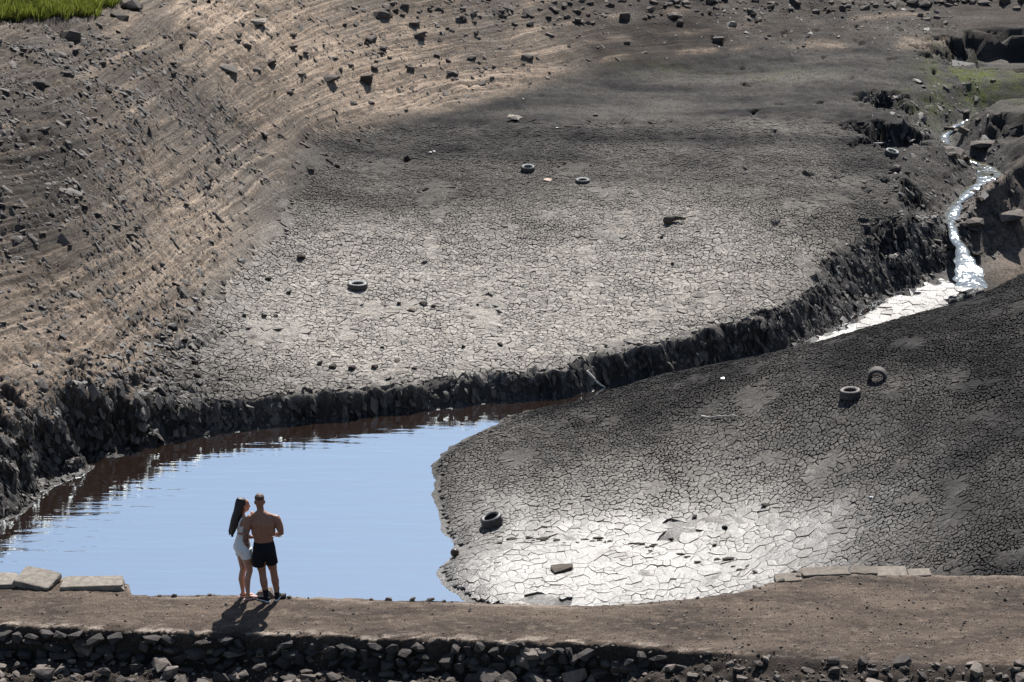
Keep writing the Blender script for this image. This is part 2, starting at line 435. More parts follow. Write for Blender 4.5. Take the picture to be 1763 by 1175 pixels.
# sediment and painted glare masks, placed as patches on the ground
def patch(px, py, rx, ry, src=None):
    c = hitz(px, py, Z)
    return np.exp(-(((gx - c[0]) / rx)**2 + ((gy - c[1]) / ry)**2))
mound_m = is_mound.astype(float)
far_m = 1 - mound_m
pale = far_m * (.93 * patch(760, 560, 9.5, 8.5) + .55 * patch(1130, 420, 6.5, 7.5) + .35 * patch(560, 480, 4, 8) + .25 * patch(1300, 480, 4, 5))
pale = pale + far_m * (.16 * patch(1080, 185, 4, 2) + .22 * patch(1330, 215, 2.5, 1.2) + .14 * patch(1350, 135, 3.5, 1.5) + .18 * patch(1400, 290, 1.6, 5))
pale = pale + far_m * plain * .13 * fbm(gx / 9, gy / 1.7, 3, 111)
pale = pale + mound_m * (.62 * patch(1130, 960, 7, 6.5) + .16 * patch(1200, 830, 4, 6) + .0)  # first patch paints the glare of the wet mud as pale colour
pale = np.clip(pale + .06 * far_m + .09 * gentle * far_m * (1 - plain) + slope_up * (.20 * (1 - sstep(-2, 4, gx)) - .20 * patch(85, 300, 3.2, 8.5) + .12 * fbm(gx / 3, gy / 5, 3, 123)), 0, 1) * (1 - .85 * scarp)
tan = far_m * slope_up * np.clip(.14 + 1.05 * patch(230, 430, 5.0, 11) + .65 * patch(720, 150, 10, 5) + .5 * patch(60, 560, 3.5, 6) + .38 * patch(480, 90, 8, 6) + .25 * fbm(gx / 2.5, gy / 5, 3, 121), 0, 1)
tan = tan * (1 - 1.0 * patch(80, 290, 3.4, 8.5)) * (1 - .6 * patch(300, 190, 4.5, 3.5)) * (1 - .85 * sstep(0, 6, gx)) * (1 - .7 * scarp) + in_stream * .55 * patch(1730, 410, 1.6, 2.4)
# pale streaks left by old shorelines
hs = hcont / .52; shore = np.exp(-((hs - np.floor(hs) - .5) / .13)**2)
tan = np.clip(tan + far_m * .55 * shore * sstep(.5, 1.0, slope_up + patch(1500, 60, 10, 4)) * sstep(-.3, .5, fbm(gx / 2.6, gy / 5, 3, 125)), 0, 1)
tan = tan * (1 - rocky_left * sstep(1.6, .8, Z))
algae = far_m * (.95 * patch(1715, 150, 1.9, 2.6) + .6 * patch(1650, 120, 1.5, 3) + .55 * patch(1600, 195, 1.2, 2.0) + .3 * patch(1330, 132, 2.2, 1.0) + .22 * patch(1110, 118, 2.2, 1.0)) * sstep(-.5, .35, fbm(gx / .8, gy / 1.6, 3, 131))
algae = np.clip(algae, 0, 1)
wet = mound_m * (.95 * patch(1110, 975, 6.0, 5.6) + .6 * patch(880, 1010, 3, 3.5) + .45 * patch(1320, 960, 3, 2.6) + .3 * patch(830, 860, 2, 5))
wet = wet + wf * (1 - mound_m) * .8 + far_m * in_stream * .35 * sstep(.7, .1, se) + far_m * .30 * scarp + .22 * sstep(.10, .04, Z) * (Z > -.3) + far_m * .18 * patch(760, 560, 8, 7)
wet = np.clip(wet * (1 + .35 * fbm(gx / 1.3, gy / 2.0, 3, 133)), 0, 1)
pale = np.clip(pale + wf * .4 * (1 - mound_m), 0, 1)  # wet flat made paler, its glare put into the colour
edge_n = .45 * fbm(gx / .9, gy / 1.3, 4, 113, .6)
pm_far = (1 - sstep(130, 134, gy + 4 * edge_n)) * np.clip(plain + edge_n * sstep(.02, .5, plain), 0, 1) * (1 - sstep(.03, .22, Z1 - Zf)) * sstep(.25, .75, dj + edge_n) * (1 - sstep(.42, .55, fbm(gx / 1.9, gy / 3.2, 4, 147, .6))) * (1 - sstep(.7, .1, se) * in_stream) * far_m
pm_mound = mound_m * (1 - sstep(.50, .62, fbm(gx / 1.6, gy / 2.4, 4, 148, .6))) * sstep(.03, .14, Z + .1 * edge_n) * (GY > 82.6)
groove = mound_m * sstep(.15, .05, gd) * sstep(-.1, .3, fbm(gx / .55, gy / .8, 2, 107))
plain_groove = groove > .4
crack = np.clip(np.maximum(np.maximum(pm_far, pm_mound), wf * (1 - mound_m) * far_m), 0, 1)
platem = crack > .5
Ztop = Z.copy()
Z = Z - .07 * sstep(.25, .55, crack)

sc3 = np.maximum(scarp * (.15 + .55 * sstep(.1, .4, alc)) * (1 - .6 * gentle), rl * .5) * far_m * (Z > .06)
MX = GX + sc3 * .22 * fbm(GX / .7 + Z * .6, Z / .30, 3, 161, .6)
MY = GY + sc3 * (.30 * fbm(GX / 1.0, Z / .20 + GX * .15, 3, 162, .6) + .08 * fbm(GX / .3, Z / .10, 2, 163, .6))
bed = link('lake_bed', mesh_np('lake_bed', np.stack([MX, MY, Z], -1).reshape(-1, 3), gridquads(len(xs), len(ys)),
           attrs=dict(pale=pale, tan=tan, algae=algae, wet=wet, crack=crack * .9, dark_bed=np.clip(np.maximum(scarp * far_m * (.78 + .22 * sstep(.1, .4, alc)) * (1 - .5 * sstep(8.2, 9.6, gx)), rim * .35 * far_m + rl * .45 * far_m + .62 * far_m * slope_up * patch(60, 290, 2.7, 7.0)), 0, 1), hc=hcont, strata=slope_up * far_m)), M['mud'])  # bed coloured darker on the steep bank, most in alcoves, and under the scree
tag(bed, 'drained grey and tan floor of the reservoir with stepped shorelines', kind='structure')

def H(x, y): return bil(Ztop, np.asarray(x, float), np.asarray(y, float))
def hit(px, py): return hitz(px, py, Ztop)

# ------------------------------------------------------------------ cracked mud plates
gp = np.clip(.5 + .5 * fbm(gx / 3, gy / 3, 2, 141), 0, 1)
S0 = .116
def plate_points(x0, x1, y0, y1, mask, keep, S0=S0):
    nx, ny = int((x1 - x0) / S0), int((y1 - y0) / S0)
    a, b = np.meshgrid(np.arange(nx), np.arange(ny))
    x = (x0 + (a + .5 * (b % 2) + rng.uniform(-.48, .48, a.shape)) * S0).ravel()
    y = (y0 + (b + rng.uniform(-.48, .48, a.shape)) * S0).ravel()
    k = mask(x, y); x, y = x[k], y[k]
    k = rng.random(x.size) < keep(x, y)
    return np.c_[x[k], y[k]]
size_n = np.clip(.92 + .5 * fbm(gx / 1.6, gy / 2.2, 3, 145), .4, 1.25)
def keep_far(x, y): return np.where(bil(wf, x, y) > .3, .3, 1) * bil(size_n, x, y) * np.clip(.62 + .34 * sstep(114, 124, y) - .08 * bil(pale, x, y), .3, 1)
def keep_mound(x, y): return bil(size_n, x, y) * np.clip(.95 - .77 * np.clip(bil(wet, x, y) * 1.1, 0, 1) * sstep(.1, .3, bil(Ztop, x, y)), .19, 1)
PF = plate_points(-14, 17, 98, 156, lambda x, y: (bil(crack, x, y) > .42) & (bil(mound_m, x, y) < .5), keep_far)
PM_ = plate_points(-3, 18.6, 82.8, 119, lambda x, y: (bil(crack, x, y) > .42) & (bil(mound_m, x, y) >= .5), keep_mound, .106)
def voronoi_plates(P, gapf, maxr):
    """Voronoi cells of the sites, shrunk by the width of the cracks: centres, owner of each corner, corners"""
    r = delaunay_2d_cdt([Vector(p) for p in P], [], [], 0, 1e-7, False)
    V = np.array([v[:] for v in r[0]]); T = np.array(r[2])
    a, b, c = V[T[:, 0]], V[T[:, 1]], V[T[:, 2]]
    d = 2 * (a[:, 0] * (b[:, 1] - c[:, 1]) + b[:, 0] * (c[:, 1] - a[:, 1]) + c[:, 0] * (a[:, 1] - b[:, 1]))
    d = np.where(np.abs(d) < 1e-12, 1e-12, d)
    A, B, C = (a**2).sum(1), (b**2).sum(1), (c**2).sum(1)
    O = np.c_[(A * (b[:, 1] - c[:, 1]) + B * (c[:, 1] - a[:, 1]) + C * (a[:, 1] - b[:, 1])) / d,
              (A * (c[:, 0] - b[:, 0]) + B * (a[:, 0] - c[:, 0]) + C * (b[:, 0] - a[:, 0])) / d]
    pi = T.ravel(); ti = np.repeat(np.arange(len(T)), 3)
    ang = np.arctan2(O[ti, 1] - V[pi, 1], O[ti, 0] - V[pi, 0])
    o = np.lexsort((ang, pi)); pi, ti = pi[o], ti[o]
    ring = O[ti]
    same = np.r_[False, pi[1:] == pi[:-1]]
    close = np.r_[False, np.hypot(*(ring[1:] - ring[:-1]).T) < .014] & same
    pi, ring = pi[~close], ring[~close]
    n = np.bincount(pi, minlength=len(V))
    far = np.hypot(*(ring - V[pi]).T)
    mx = np.zeros(len(V)); np.maximum.at(mx, pi, far)
    ok = (n >= 3) & (mx < maxr)
    m = ok[pi]; pi, ring = pi[m], ring[m]
    ids, pi = np.unique(pi, return_inverse=True)
    n = np.bincount(pi)
    c = np.c_[np.bincount(pi, ring[:, 0]) / n, np.bincount(pi, ring[:, 1]) / n]
    q = ring - c[pi]; rr = np.hypot(*q.T) + 1e-6
    g = gapf(c[:, 0], c[:, 1])[pi]
    f = np.maximum(.4, 1 - g * .5 * rng.uniform(.45, 1.6, len(g)) / rr)
    return c, n, c[pi] + q * f[:, None]
c1, n1, r1 = voronoi_plates(PF, lambda x, y: (.021 + .024 * bil(gp, x, y)) * (1.25 - .35 * bil(pale, x, y)) * (1 - .62 * sstep(117, 131, y)) * (1 - .6 * bil(wf, x, y)), .55)
c2, n2, r2 = voronoi_plates(PM_, lambda x, y: (.025 + .029 * bil(gp, x, y)) * (1 - .62 * np.clip(bil(wet, x, y), 0, 1)), .62)
cen = np.vstack([c1, c2]); cnt = np.r_[n1, n2]; allr = np.vstack([r1, r2])
own = np.repeat(np.arange(len(cen)), cnt)
ext = np.sqrt(np.bincount(own, ((allr - cen[own])**2).sum(1)) / cnt)
zc = H(cen[:, 0], cen[:, 1]); zr = H(allr[:, 0], allr[:, 1])
tilt = rng.normal(0, .06, (len(cen), 2)); lift = rng.normal(0, .008, len(cen))
wetc = bil(wet, cen[:, 0], cen[:, 1])
tilt *= (1 - .55 * sstep(117, 131, cen[:, 1]) * (cen[:, 1] > 108))[:, None]
tilt *= (1 - .75 * np.clip(wetc, 0, 1))[:, None]
rel = allr - cen[own]
zr = zr + (rel * tilt[own]).sum(1) + lift[own]
zc = zc + lift
def plate_mesh(ids, name):
    n = cnt[ids]; tot = int(n.sum())
    starts = np.r_[0, np.cumsum(cnt)][ids]
    sel = np.concatenate([np.arange(s, s + k) for s, k in zip(starts, n)]) if len(ids) else np.zeros(0, int)
    o = np.repeat(np.arange(len(ids)), n)
    C = np.c_[cen[ids], zc[ids]]
    Rg = np.c_[allr[sel], zr[sel]]
    top = Rg.copy(); bot = Rg + (C[o] - Rg) * .06; bot[:, 2] -= .10
    C[:, 2] += .006
    nC = len(ids)
    Vt = np.vstack([C, top, bot])
    loc = np.arange(tot); first = np.repeat(np.r_[0, np.cumsum(n)][:-1], n)
    nxt = np.where(loc - first + 1 < n[o], loc + 1, first)
    tri = np.c_[o, nC + loc, nC + nxt]
    q1 = np.c_[nC + loc, nC + tot + loc, nC + tot + nxt, nC + nxt]
    a = {k: bil(f, Vt[:, 0], Vt[:, 1]) for k, f in dict(pale=pale, tan=tan, algae=algae, wet=wet).items()}
    return mesh_np(name, Vt, q1, tri, False, a)
size_seen = ext / np.hypot(cen[:, 1], 34)
big = np.argsort(-size_seen)[:300]
inb = np.zeros(len(cen), bool); inb[big] = True
many = link('mud_plates', plate_mesh(np.where(~inb)[0], 'mud_plates'), M['plate'], bed)
many['kind'] = 'stuff'
for i in big:
    link('mud_plate', plate_mesh(np.array([i]), 'mud_plate'), M['plate'], bed)
print('plates', len(cen))

# ------------------------------------------------------------------ water
def water_material(name, bscale, bstr, bdist, refl, body, rough=.02, stretch=(1, 1, 1)):
    s = NT(name)
    s.t.nodes.remove(s.b)
    out = [n for n in s.t.nodes if n.type == 'OUTPUT_MATERIAL'][0]
    d = s.n('ShaderNodeBsdfDiffuse'); d.inputs['Color'].default_value = body + (1,)
    g = s.n('ShaderNodeBsdfGlossy'); g.inputs['Color'].default_value = (.88, .965, 1, 1); g.inputs['Roughness'].default_value = rough
    h = s.noise(bscale, 3, .5, s.pos(stretch))
    h2 = s.noise(bscale * .23, 2, .5, s.pos(stretch))
    bp = s.n('ShaderNodeBump'); bp.inputs['Strength'].default_value = bstr; bp.inputs['Distance'].default_value = bdist
    s.put(bp.inputs['Height'], s.math('ADD', h, s.math('MULTIPLY', h2, 2.0)))
    s.put(g.inputs['Normal'], bp.outputs[0])
    mx = s.n('ShaderNodeMixShader')
    mx.inputs[0].default_value = refl; s.put(mx.inputs[1], d.outputs[0]); s.put(mx.inputs[2], g.outputs[0])
    s.put(out.inputs['Surface'], mx.outputs[0])
    return s.m
M['pool'] = water_material('pool_water', 1.1, .5, .03, .94, (.16, .095, .066), .02, (.45, 2.4, 1))
M['stream'] = water_material('stream_water', 5, .8, .06, .42, (.07, .066, .04), .10, (1, .8, 1))
pv = [(-60, 60), (14, 60), (14, 121), (-60, 121)]
pool = link('pool_water', mesh_np('pool_water', [(a, b, 0.0) for a, b in pv], [(0, 1, 2, 3)]), M['pool'])
tag(pool, 'still blue pool reflecting the sky with brown margins', kind='structure')
# stream surface as a ribbon
sv_, sq_ = [], []
tt = np.linspace(0, len(ST) - 1.001, 160)
def crom(t):
    i = int(t); f = t - i
    p = [ST[min(max(i + k, 0), len(ST) - 1)] for k in (-1, 0, 1, 2)]
    return .5 * (2 * p[1] + (p[2] - p[0]) * f + (2 * p[0] - 5 * p[1] + 4 * p[2] - p[3]) * f**2 + (3 * p[1] - p[0] - 3 * p[2] + p[3]) * f**3)
for t in tt:
    a = crom(t); d = crom(min(t + .05, len(ST) - 1.001))[:2] - crom(max(t - .05, 0))[:2]
    d = d / np.hypot(*d); nrm = np.array((-d[1], d[0]))
    for k in np.linspace(-1, 1, 13):
        p = a[:2] + nrm * k * a[3] * (1.45 + .7 * float(noise(t * 2.3, 3.1 * np.sign(k), 9)))
        sv_.append((p[0], p[1], a[2] - .02 - .05 * abs(k)**3 + .035 * float(noise(p[0] * 1.6, p[1] * 1.2, 5))))
stream = link('stream_water', mesh_np('stream_water', sv_, gridquads(13, 160)), M['stream'])
tag(stream, 'shallow glinting stream trickling down over rocks', kind='structure')

# ------------------------------------------------------------------ stones
def hull(seed, flat=1.0, jag=.35, n=15):
    r = random.Random(seed)
    bm = bmesh.new()
    for k in range(n):
        v = Vector((r.uniform(-1, 1), r.uniform(-1, 1), r.uniform(-1, 1)))
        m = max(abs(v.x), abs(v.y), abs(v.z))
        v = v / m * r.uniform(1 - jag, 1)
        bm.verts.new((v.x * .5, v.y * .5, v.z * .5 * flat))
    res = bmesh.ops.convex_hull(bm, input=bm.verts)
    bmesh.ops.delete(bm, geom=list({g for g in res['geom_interior'] + res['geom_unused'] if isinstance(g, bmesh.types.BMVert)}), context='VERTS')
    bmesh.ops.triangulate(bm, faces=bm.faces)
    bm.verts.ensure_lookup_table()
    for i, v in enumerate(bm.verts): v.index = i
    V = np.array([v.co[:] for v in bm.verts]); T = np.array([[v.index for v in f.verts] for f in bm.faces])
    bm.free()
    return V, T
HULLS = [hull(k, .75 + .25 * (k % 2), .42, 20) for k in range(14)]
HULLS_LO = [hull(40 + k, .75 + .25 * (k % 2), .42, 11) for k in range(14)]
HULLM = {}
def hull_mesh(k, mat):
    key = (k, mat)
    if key not in HULLM:
        me = mesh_np('stone', HULLS[k][0], None, HULLS[k][1], False)
        me.materials.append(M[mat]); HULLM[key] = me
    return HULLM[key]
def stone(name, p, size, mat='stone', k=None, rot=None, sink=.25, parent=None):
    k = random.randrange(14) if k is None else k
    sx, sy, sz = size
    rot = rot if rot is not None else (random.uniform(-.25, .25), random.uniform(-.25, .25), random.uniform(0, 6.28))
    o = link(name, hull_mesh(k, mat), None, parent, (p[0], p[1], p[2] + sz * (.4 - sink)), rot, (sx, sy, sz))
    return o
def slopes(x, y, h=.25):
    return (H(x + h, y) - H(x - h, y)) / (2 * h), (H(x, y + h) - H(x, y - h)) / (2 * h)
def scatter(name, xy, z, sx, sy, sz, rz, tiltxy, mat, sink=.2, on_bed=True):
    Vs, Ts, off = [], [], 0
    ks = rng.integers(0, 14, len(xy)); L_ = np.asarray(sx)
    sx_, sy_ = slopes(*xy.T) if on_bed else (np.zeros(len(xy)),) * 2
    for i in range(len(xy)):
        V, T = HULLS_LO[ks[i]] if L_[i] < .22 else HULLS[ks[i]]
        E_ = np.array(Euler((tiltxy[i, 0], tiltxy[i, 1], rz[i])).to_matrix())
        W = (V * (sx[i], sy[i], sz[i])) @ E_.T
        W[:, 2] += W[:, 0] * np.clip(sx_[i], -1, 1) + W[:, 1] * np.clip(sy_[i], -1, 1)
        W = W + (xy[i, 0], xy[i, 1], z[i] + sz[i] * (.35 - sink))
        Vs.append(W); Ts.append(T + off); off += len(V)
    return mesh_np(name, np.vstack(Vs), None, np.vstack(Ts), False), M[mat]

def cand(n, x0, x1, y0, y1, dens):
    x, y = rng.uniform(x0, x1, n), rng.uniform(y0, y1, n)
    k = rng.random(n) < dens(x, y)
    return np.c_[x[k], y[k]]
# dark shaly scree on the left slope
scree_f = far_m * slope_up * np.clip(.8 + 1.1 * fbm(gx / 1.4, gy / 2.0, 3, 143), .2, 1.3) * np.clip(1.4 * patch(85, 300, 3.1, 8.5) + 1.0 * patch(300, 185, 4.5, 3.5) + .6 * patch(120, 180, 6, 5) + .3 * patch(560, 60, 10, 8) + .10, 0, 1)
xy = cand(120000, -19, 4, 100, 150, lambda x, y: np.clip(bil(scree_f * scree_f, x, y), 0, 1) * .6)
n = len(xy); L = np.exp(rng.normal(math.log(.135), .5, n)).clip(.04, .5)
me, mt = scatter('shale_scree', xy, H(*xy.T), L, L * rng.uniform(.35, .7, n), L * rng.uniform(.16, .34, n), rng.normal(-.6, .5, n), rng.normal(0, .38, (n, 2)), 'scree_dark', .28)
tag(link('shale_scree', me, mt), 'dark broken shale covering the steep slope at upper left', 'scree', kind='stuff')
print('scree', n)
# small stones over all the upper slopes and the boulder shore along the top
gb = far_m * np.clip(.45 + 1.3 * fbm(gx / 1.2, gy / 2.2, 3, 144), .1, 1.4) * np.clip(.20 * slope_up * sstep(-.4, .5, fbm(gx / 2, gy / 3, 3, 151)) + 1.2 * slope_up * np.exp(-((Z - np.interp(gx, [-10, -4, 0, 4, 10, 16], [9, 6.3, 5.4, 5.0, 4.75, 4.6])) / .38)**2) * sstep(-5, 0, gx), 0, 1)
xy = cand(120000, -19, 19, 104, 160, lambda x, y: np.clip(bil(gb, x, y) * .5 + .10 * bil(slope_up * far_m, x, y), 0, 1))
n = len(xy); L = np.exp(rng.normal(math.log(.075), .6, n)).clip(.035, .5)
me, mt = scatter('shore_stones', xy, H(*xy.T), L, L * rng.uniform(.5, .95, n), L * rng.uniform(.25, .55, n), rng.uniform(0, 6.28, n), rng.normal(0, .2, (n, 2)), 'stone_many', .3)
tag(link('shore_stones', me, mt), 'small stones strewn over the upper shore and its steps', 'stones', kind='stuff')
print('shore stones', n)
# crumbs and lumps on the eroded bank and around the stream
lump = far_m * np.clip(.9 * np.maximum(scarp, .7 * rim) + rocky_left * sstep(2.2, .4, Z) * (Z > .02) + .8 * in_stream * np.exp(-((se - .5) / .9)**2) * (Z > 0) + .16 * in_stream * (1 - plain) * (Z > .3), 0, 1) * (1 - wf)
xy = cand(130000, -19, 19, 94, 150, lambda x, y: bil(lump, x, y) * .9)
n = len(xy); L = np.exp(rng.normal(math.log(.085), .55, n)).clip(.03, .5) * np.where(rng.random(n) < .03, 2.2, 1)
zl = bil(Z, *xy.T)
gyd, gxd = np.gradient(Z, ys, xs)
wgt = np.sqrt(1 + gxd**2 + gyd**2) * np.clip(np.maximum(scarp, rl), 0, 1) * far_m * (Z > .03) * (np.abs(GX) < 17) * (GY > 94) * (GY < 150)
wgt = wgt * (np.gradient(ys)[:, None] * np.gradient(xs)[None])
pick = rng.choice(wgt.size, 9000, p=(wgt / wgt.sum()).ravel())
xy = np.vstack([xy, np.c_[MX.ravel()[pick] + rng.normal(0, .04, 9000), MY.ravel()[pick] + rng.normal(0, .03, 9000)]])
zl = np.r_[zl, Z.ravel()[pick] + rng.normal(0, .03, 9000)]
L = np.r_[L, np.exp(rng.normal(math.log(.13), .5, 9000)).clip(.04, .40)]; n = len(xy)
me, mt = scatter('bank_rubble', xy, zl, L, L * rng.uniform(.5, 1, n), L * rng.uniform(.25, .6, n), rng.uniform(0, 6.28, n), rng.normal(0, .35, (n, 2)), 'bank_clod', .4)
tag(link('bank_rubble', me, mt), 'wet broken mud and rock along the foot of the eroded bank', 'rubble', kind='stuff')
print('lumps', n)

# boulders one can point at: px, py, width px, height ratio, material, label
def boulder(px, py, w, hr, mat, label, dr=.7, group=None, k=None, rot=None):
    p = hit(px, py); d = math.hypot(p[0], p[1], p[2] - CAM_Z)
    s = w * d / FPX
    o = stone('boulder', p, (s, s * dr, s * hr), mat, k, rot if rot is not None else (random.uniform(-.12, .12), random.uniform(-.12, .12), random.uniform(-.3, .3)))
    return tag(o, label, 'boulder', group)
boulder(122, 66, 40, .6, 'stone', 'lone dark brown boulder on pale silt below the grass')
boulder(206, 32, 36, .6, 'stone', 'blocky grey boulder just right of the grass, the lower of two')
boulder(228, 14, 46, .55, 'stone', 'largest grey boulder at the end of the grass strip')
boulder(443, 42, 40, .35, 'slab', 'long pale slab tilted down to the right on the upper slope')
boulder(424, 82, 24, .5, 'stone', 'dark elongated stone on the pale slope below the tilted slab')
boulder(568, 140, 36, .5, 'stone', 'cluster boulder, widest dark stone near the middle of the left upper slope')
boulder(632, 140, 32, .65, 'stone', 'dark block with a lit top at the foot of the upper slope')
boulder(660, 85, 24, .5, 'stone', 'pair of dark stones on the slope, the wider one')
boulder(657, 30, 36, .6, 'stone', 'big brown boulder casting a shadow near the top edge')
boulder(722, 64, 24, .7, 'stone', 'dark upright stone in the middle of the upper shore')
boulder(707, 122, 18, .7, 'stone', 'single small dark boulder right of the lit-topped block')
boulder(812, 102, 20, .6, 'stone', 'rounded dark boulder on the tan shore, left of two')
boulder(908, 100, 22, .5, 'stone', 'rounded dark boulder on the tan shore, right of two')
boulder(1237, 70, 28, .5, 'stone', 'dark rounded boulder alone on the dark upper shore')
boulder(1259, 44, 22, .5, 'slab', 'pale topped stone at the front of the boulder band')
boulder(1172, 41, 16, .8, 'stone', 'dark cube-like stone just below the boulder band')
boulder(887, 205, 30, .35, 'slab', 'flat pale topped rock alone on the dark mud plain')
boulder(703, 276, 18, .8, 'clod', 'dark round rock on the plain beside white scraps')
boulder(580, 288, 15, .6, 'stone', 'dark rock at the left edge of the dark plain')
boulder(535, 295, 15, .6, 'brownclod', 'small rusty brown rock at the left edge of the plain')
boulder(616, 241, 10, .6, 'brownclod', 'tiny reddish stone at the upper left of the plain')
boulder(1025, 200, 12, .5, 'stone', 'small dark stone right of the pale topped rock')
boulder(1080, 75, 15, .7, 'stone', 'dark stone on the light shoreline above the plain')
boulder(1750, 17, 16, .6, 'stone', 'dark stone at the far right of the upper shore')
boulder(1585, 28, 14, .8, 'stone', 'small dark block below the boulder band at right')
boulder(1710, 140, 12, .7, 'stone', 'small dark stone on the green algae patch')
# boulders of the stream bed
for px, py, w, hr, lab in [(1640, 265, 56, .35, 'long brown boulder lying across the stream'), (1695, 290, 26, .5, 'dark rock in the middle of the bright stream pool'), (1545, 292, 22, .7, 'rounded grey rock left of the stream'),
                           (1560, 300, 16, .6, 'small rounded rock beside the grey one left of the stream'), (1680, 385, 44, .4, 'flat dark ledge rock right of the small falls'), (1640, 425, 34, .35, 'dark rock splitting the lower stream'),
                           (1655, 440, 26, .3, 'low dark rock at the foot of the lower stream'), (1700, 250, 60, .3, 'wide dark rock bank on the right of the stream'), (1740, 375, 50, .35, 'broad shaded rock at the right edge above the tan ground'),
                           (1600, 385, 20, .5, 'small dark rock on the left bank of the falls'), (1635, 225, 30, .4, 'dark rock on the right bank at the stream bend'), (1540, 262, 24, .3, 'flat pale rock at the foot of the undercut bank')]:
    boulder(px, py, w, hr, 'stone', lab)
# scattered, unnamed boulders of the upper shore
def many_boulders(n, region, wpx, mat, label, group, hr=(.4, .7), zones=(('',), ())):
    c = 0
    while c < n:
        px, py = region()
        p = hit(px, py); d = math.hypot(p[0], p[1], p[2] - CAM_Z)
        s = random.lognormvariate(math.log(wpx), .4) * d / FPX
        o = stone('boulder', p, (s, s * random.uniform(.55, .9), s * random.uniform(*hr)), mat)
        look = 'larger' if s * FPX / d > wpx * 1.25 else 'smaller' if s * FPX / d < wpx * .8 else 'middle-sized'
        place = zones[0][int(np.digitize(px, zones[1]))]
        tag(o, f'{look} {label}, {place}', 'boulder', f'{look} {group}, {place}'); c += 1
def band():
    px = random.uniform(640, 1763)
    py = np.interp(px, [640, 900, 1100, 1300, 1763], [35, 40, 30, 22, 4]) * random.uniform(0.0, 1.25)
    return px, py
many_boulders(180, band, 12.5, 'stone', 'dark boulder in the top shore band', 'boulders of the top shore', zones=(('left of the middle', 'at the middle', 'right of the middle', 'above the green patch at far right'), (820, 1080, 1500)))
many_boulders(70, lambda: (random.uniform(20, 880), random.uniform(30, 165)), 13, 'stone', 'dark stone on the tan upper slope', 'stones on the upper slope', zones=(('below the grass', 'right of the grass', 'above the left edge of the plain', 'above the dark plain'), (220, 450, 650)))
many_boulders(28, lambda: (random.uniform(0, 230), random.uniform(190, 430)), 14, 'stone', 'angular slate among the dark scree', 'slates in the scree', (.25, .45), zones=(('at the left border', 'toward the tan slope'), (110,)))
many_boulders(55, lambda: (lambda t: (float(np.interp(t, [200, 240, 265, 300, 340, 395, 440], [1690, 1625, 1645, 1705, 1658, 1640, 1662])) + random.gauss(0, random.choice((9, 26))), t))(random.uniform(195, 440)), 14, 'stone', 'loose rock beside the small stream', 'rocks along the stream', (.35, .6), zones=(('on its left bank', 'on its right side'), (1640,)))

# clods on the mud flats
clods = [(318, 588, 16), (340, 598, 18), (336, 627, 16), (340, 650, 18), (421, 545, 12), (454, 546, 13), (475, 546, 12), (462, 482, 13), (497, 505, 10), (550, 629, 16), (572, 634, 20), (658, 600, 9), (687, 524, 9), (730, 525, 15), (746, 528, 9),
         (823, 526, 7), (862, 595, 12), (798, 598, 10), (731, 453, 10), (883, 492, 6), (1139, 410, 8), (1158, 455, 7), (606, 636, 18), (645, 634, 14), (714, 635, 12), (520, 445, 20), (1155, 930, 12), (1196, 892, 12), (1248, 910, 12), (1318, 872, 16), (1230, 940, 9), (1368, 990, 18)]
for i, (px, py, w) in enumerate(clods):
    p = hit(px, py); s = w * math.hypot(p[0], p[1], p[2] - CAM_Z) / FPX
    o = stone('mud_clod', p, (s, s * .8, s * .6), 'clod', sink=.15)
    zn = 'at its left edge' if px < 510 else 'near the lying tyre' if px < 760 and py < 560 else 'near the eroded bank' if py > 590 else 'right of the middle'
    if py < 700: tag(o, 'dark clod of mud on the pale far flat, ' + zn, 'clod', 'clods on the far flat, ' + zn)
    else: tag(o, 'dark clod of mud on the shiny wet mound before the causeway', 'clod', 'clods on the near mound')
for k in range(46):
    t = random.random()
    px = 800 + 540 * t + random.gauss(0, 6); py = float(np.interp(px, [800, 900, 1060, 1130, 1190, 1260, 1340], [938, 926, 934, 943, 959, 971, 996])) + random.gauss(0, 3)
    p = hit(px, py); w = min(.34, random.lognormvariate(math.log(.15), .5))
    o = stone('mud_clod', p, (w * 1.3, w * .6, w * .28), 'clod', rot=(random.gauss(0, .1), random.gauss(0, .1), random.gauss(0, .35)), sink=.2)
    tag(o, 'flat dark clod in the broken line across the wet mud, ' + ('near the tyre' if px < 980 else 'middle part' if px < 1150 else 'right part'), 'clod', 'clods of the dark line, ' + ('near the tyre' if px < 980 else 'middle part' if px < 1150 else 'right part'))
for px, py, w, lab in [(710, 535, 20, 'long brown lump of mud beside two dark clods'), (683, 622, 20, 'brown lump of mud near the eroded edge of the flat'), (838, 517, 14, 'low brown lump right of the dark clods'), (968, 981, 44, 'wide low brown dirt heap on the wet white mud')]:
    p = hit(px, py); s = w * math.hypot(p[0], p[1], p[2] - CAM_Z) / FPX
    tag(stone('mud_clod', p, (s, s * .7, s * .22), 'brownclod', sink=.1), lab, 'clod')
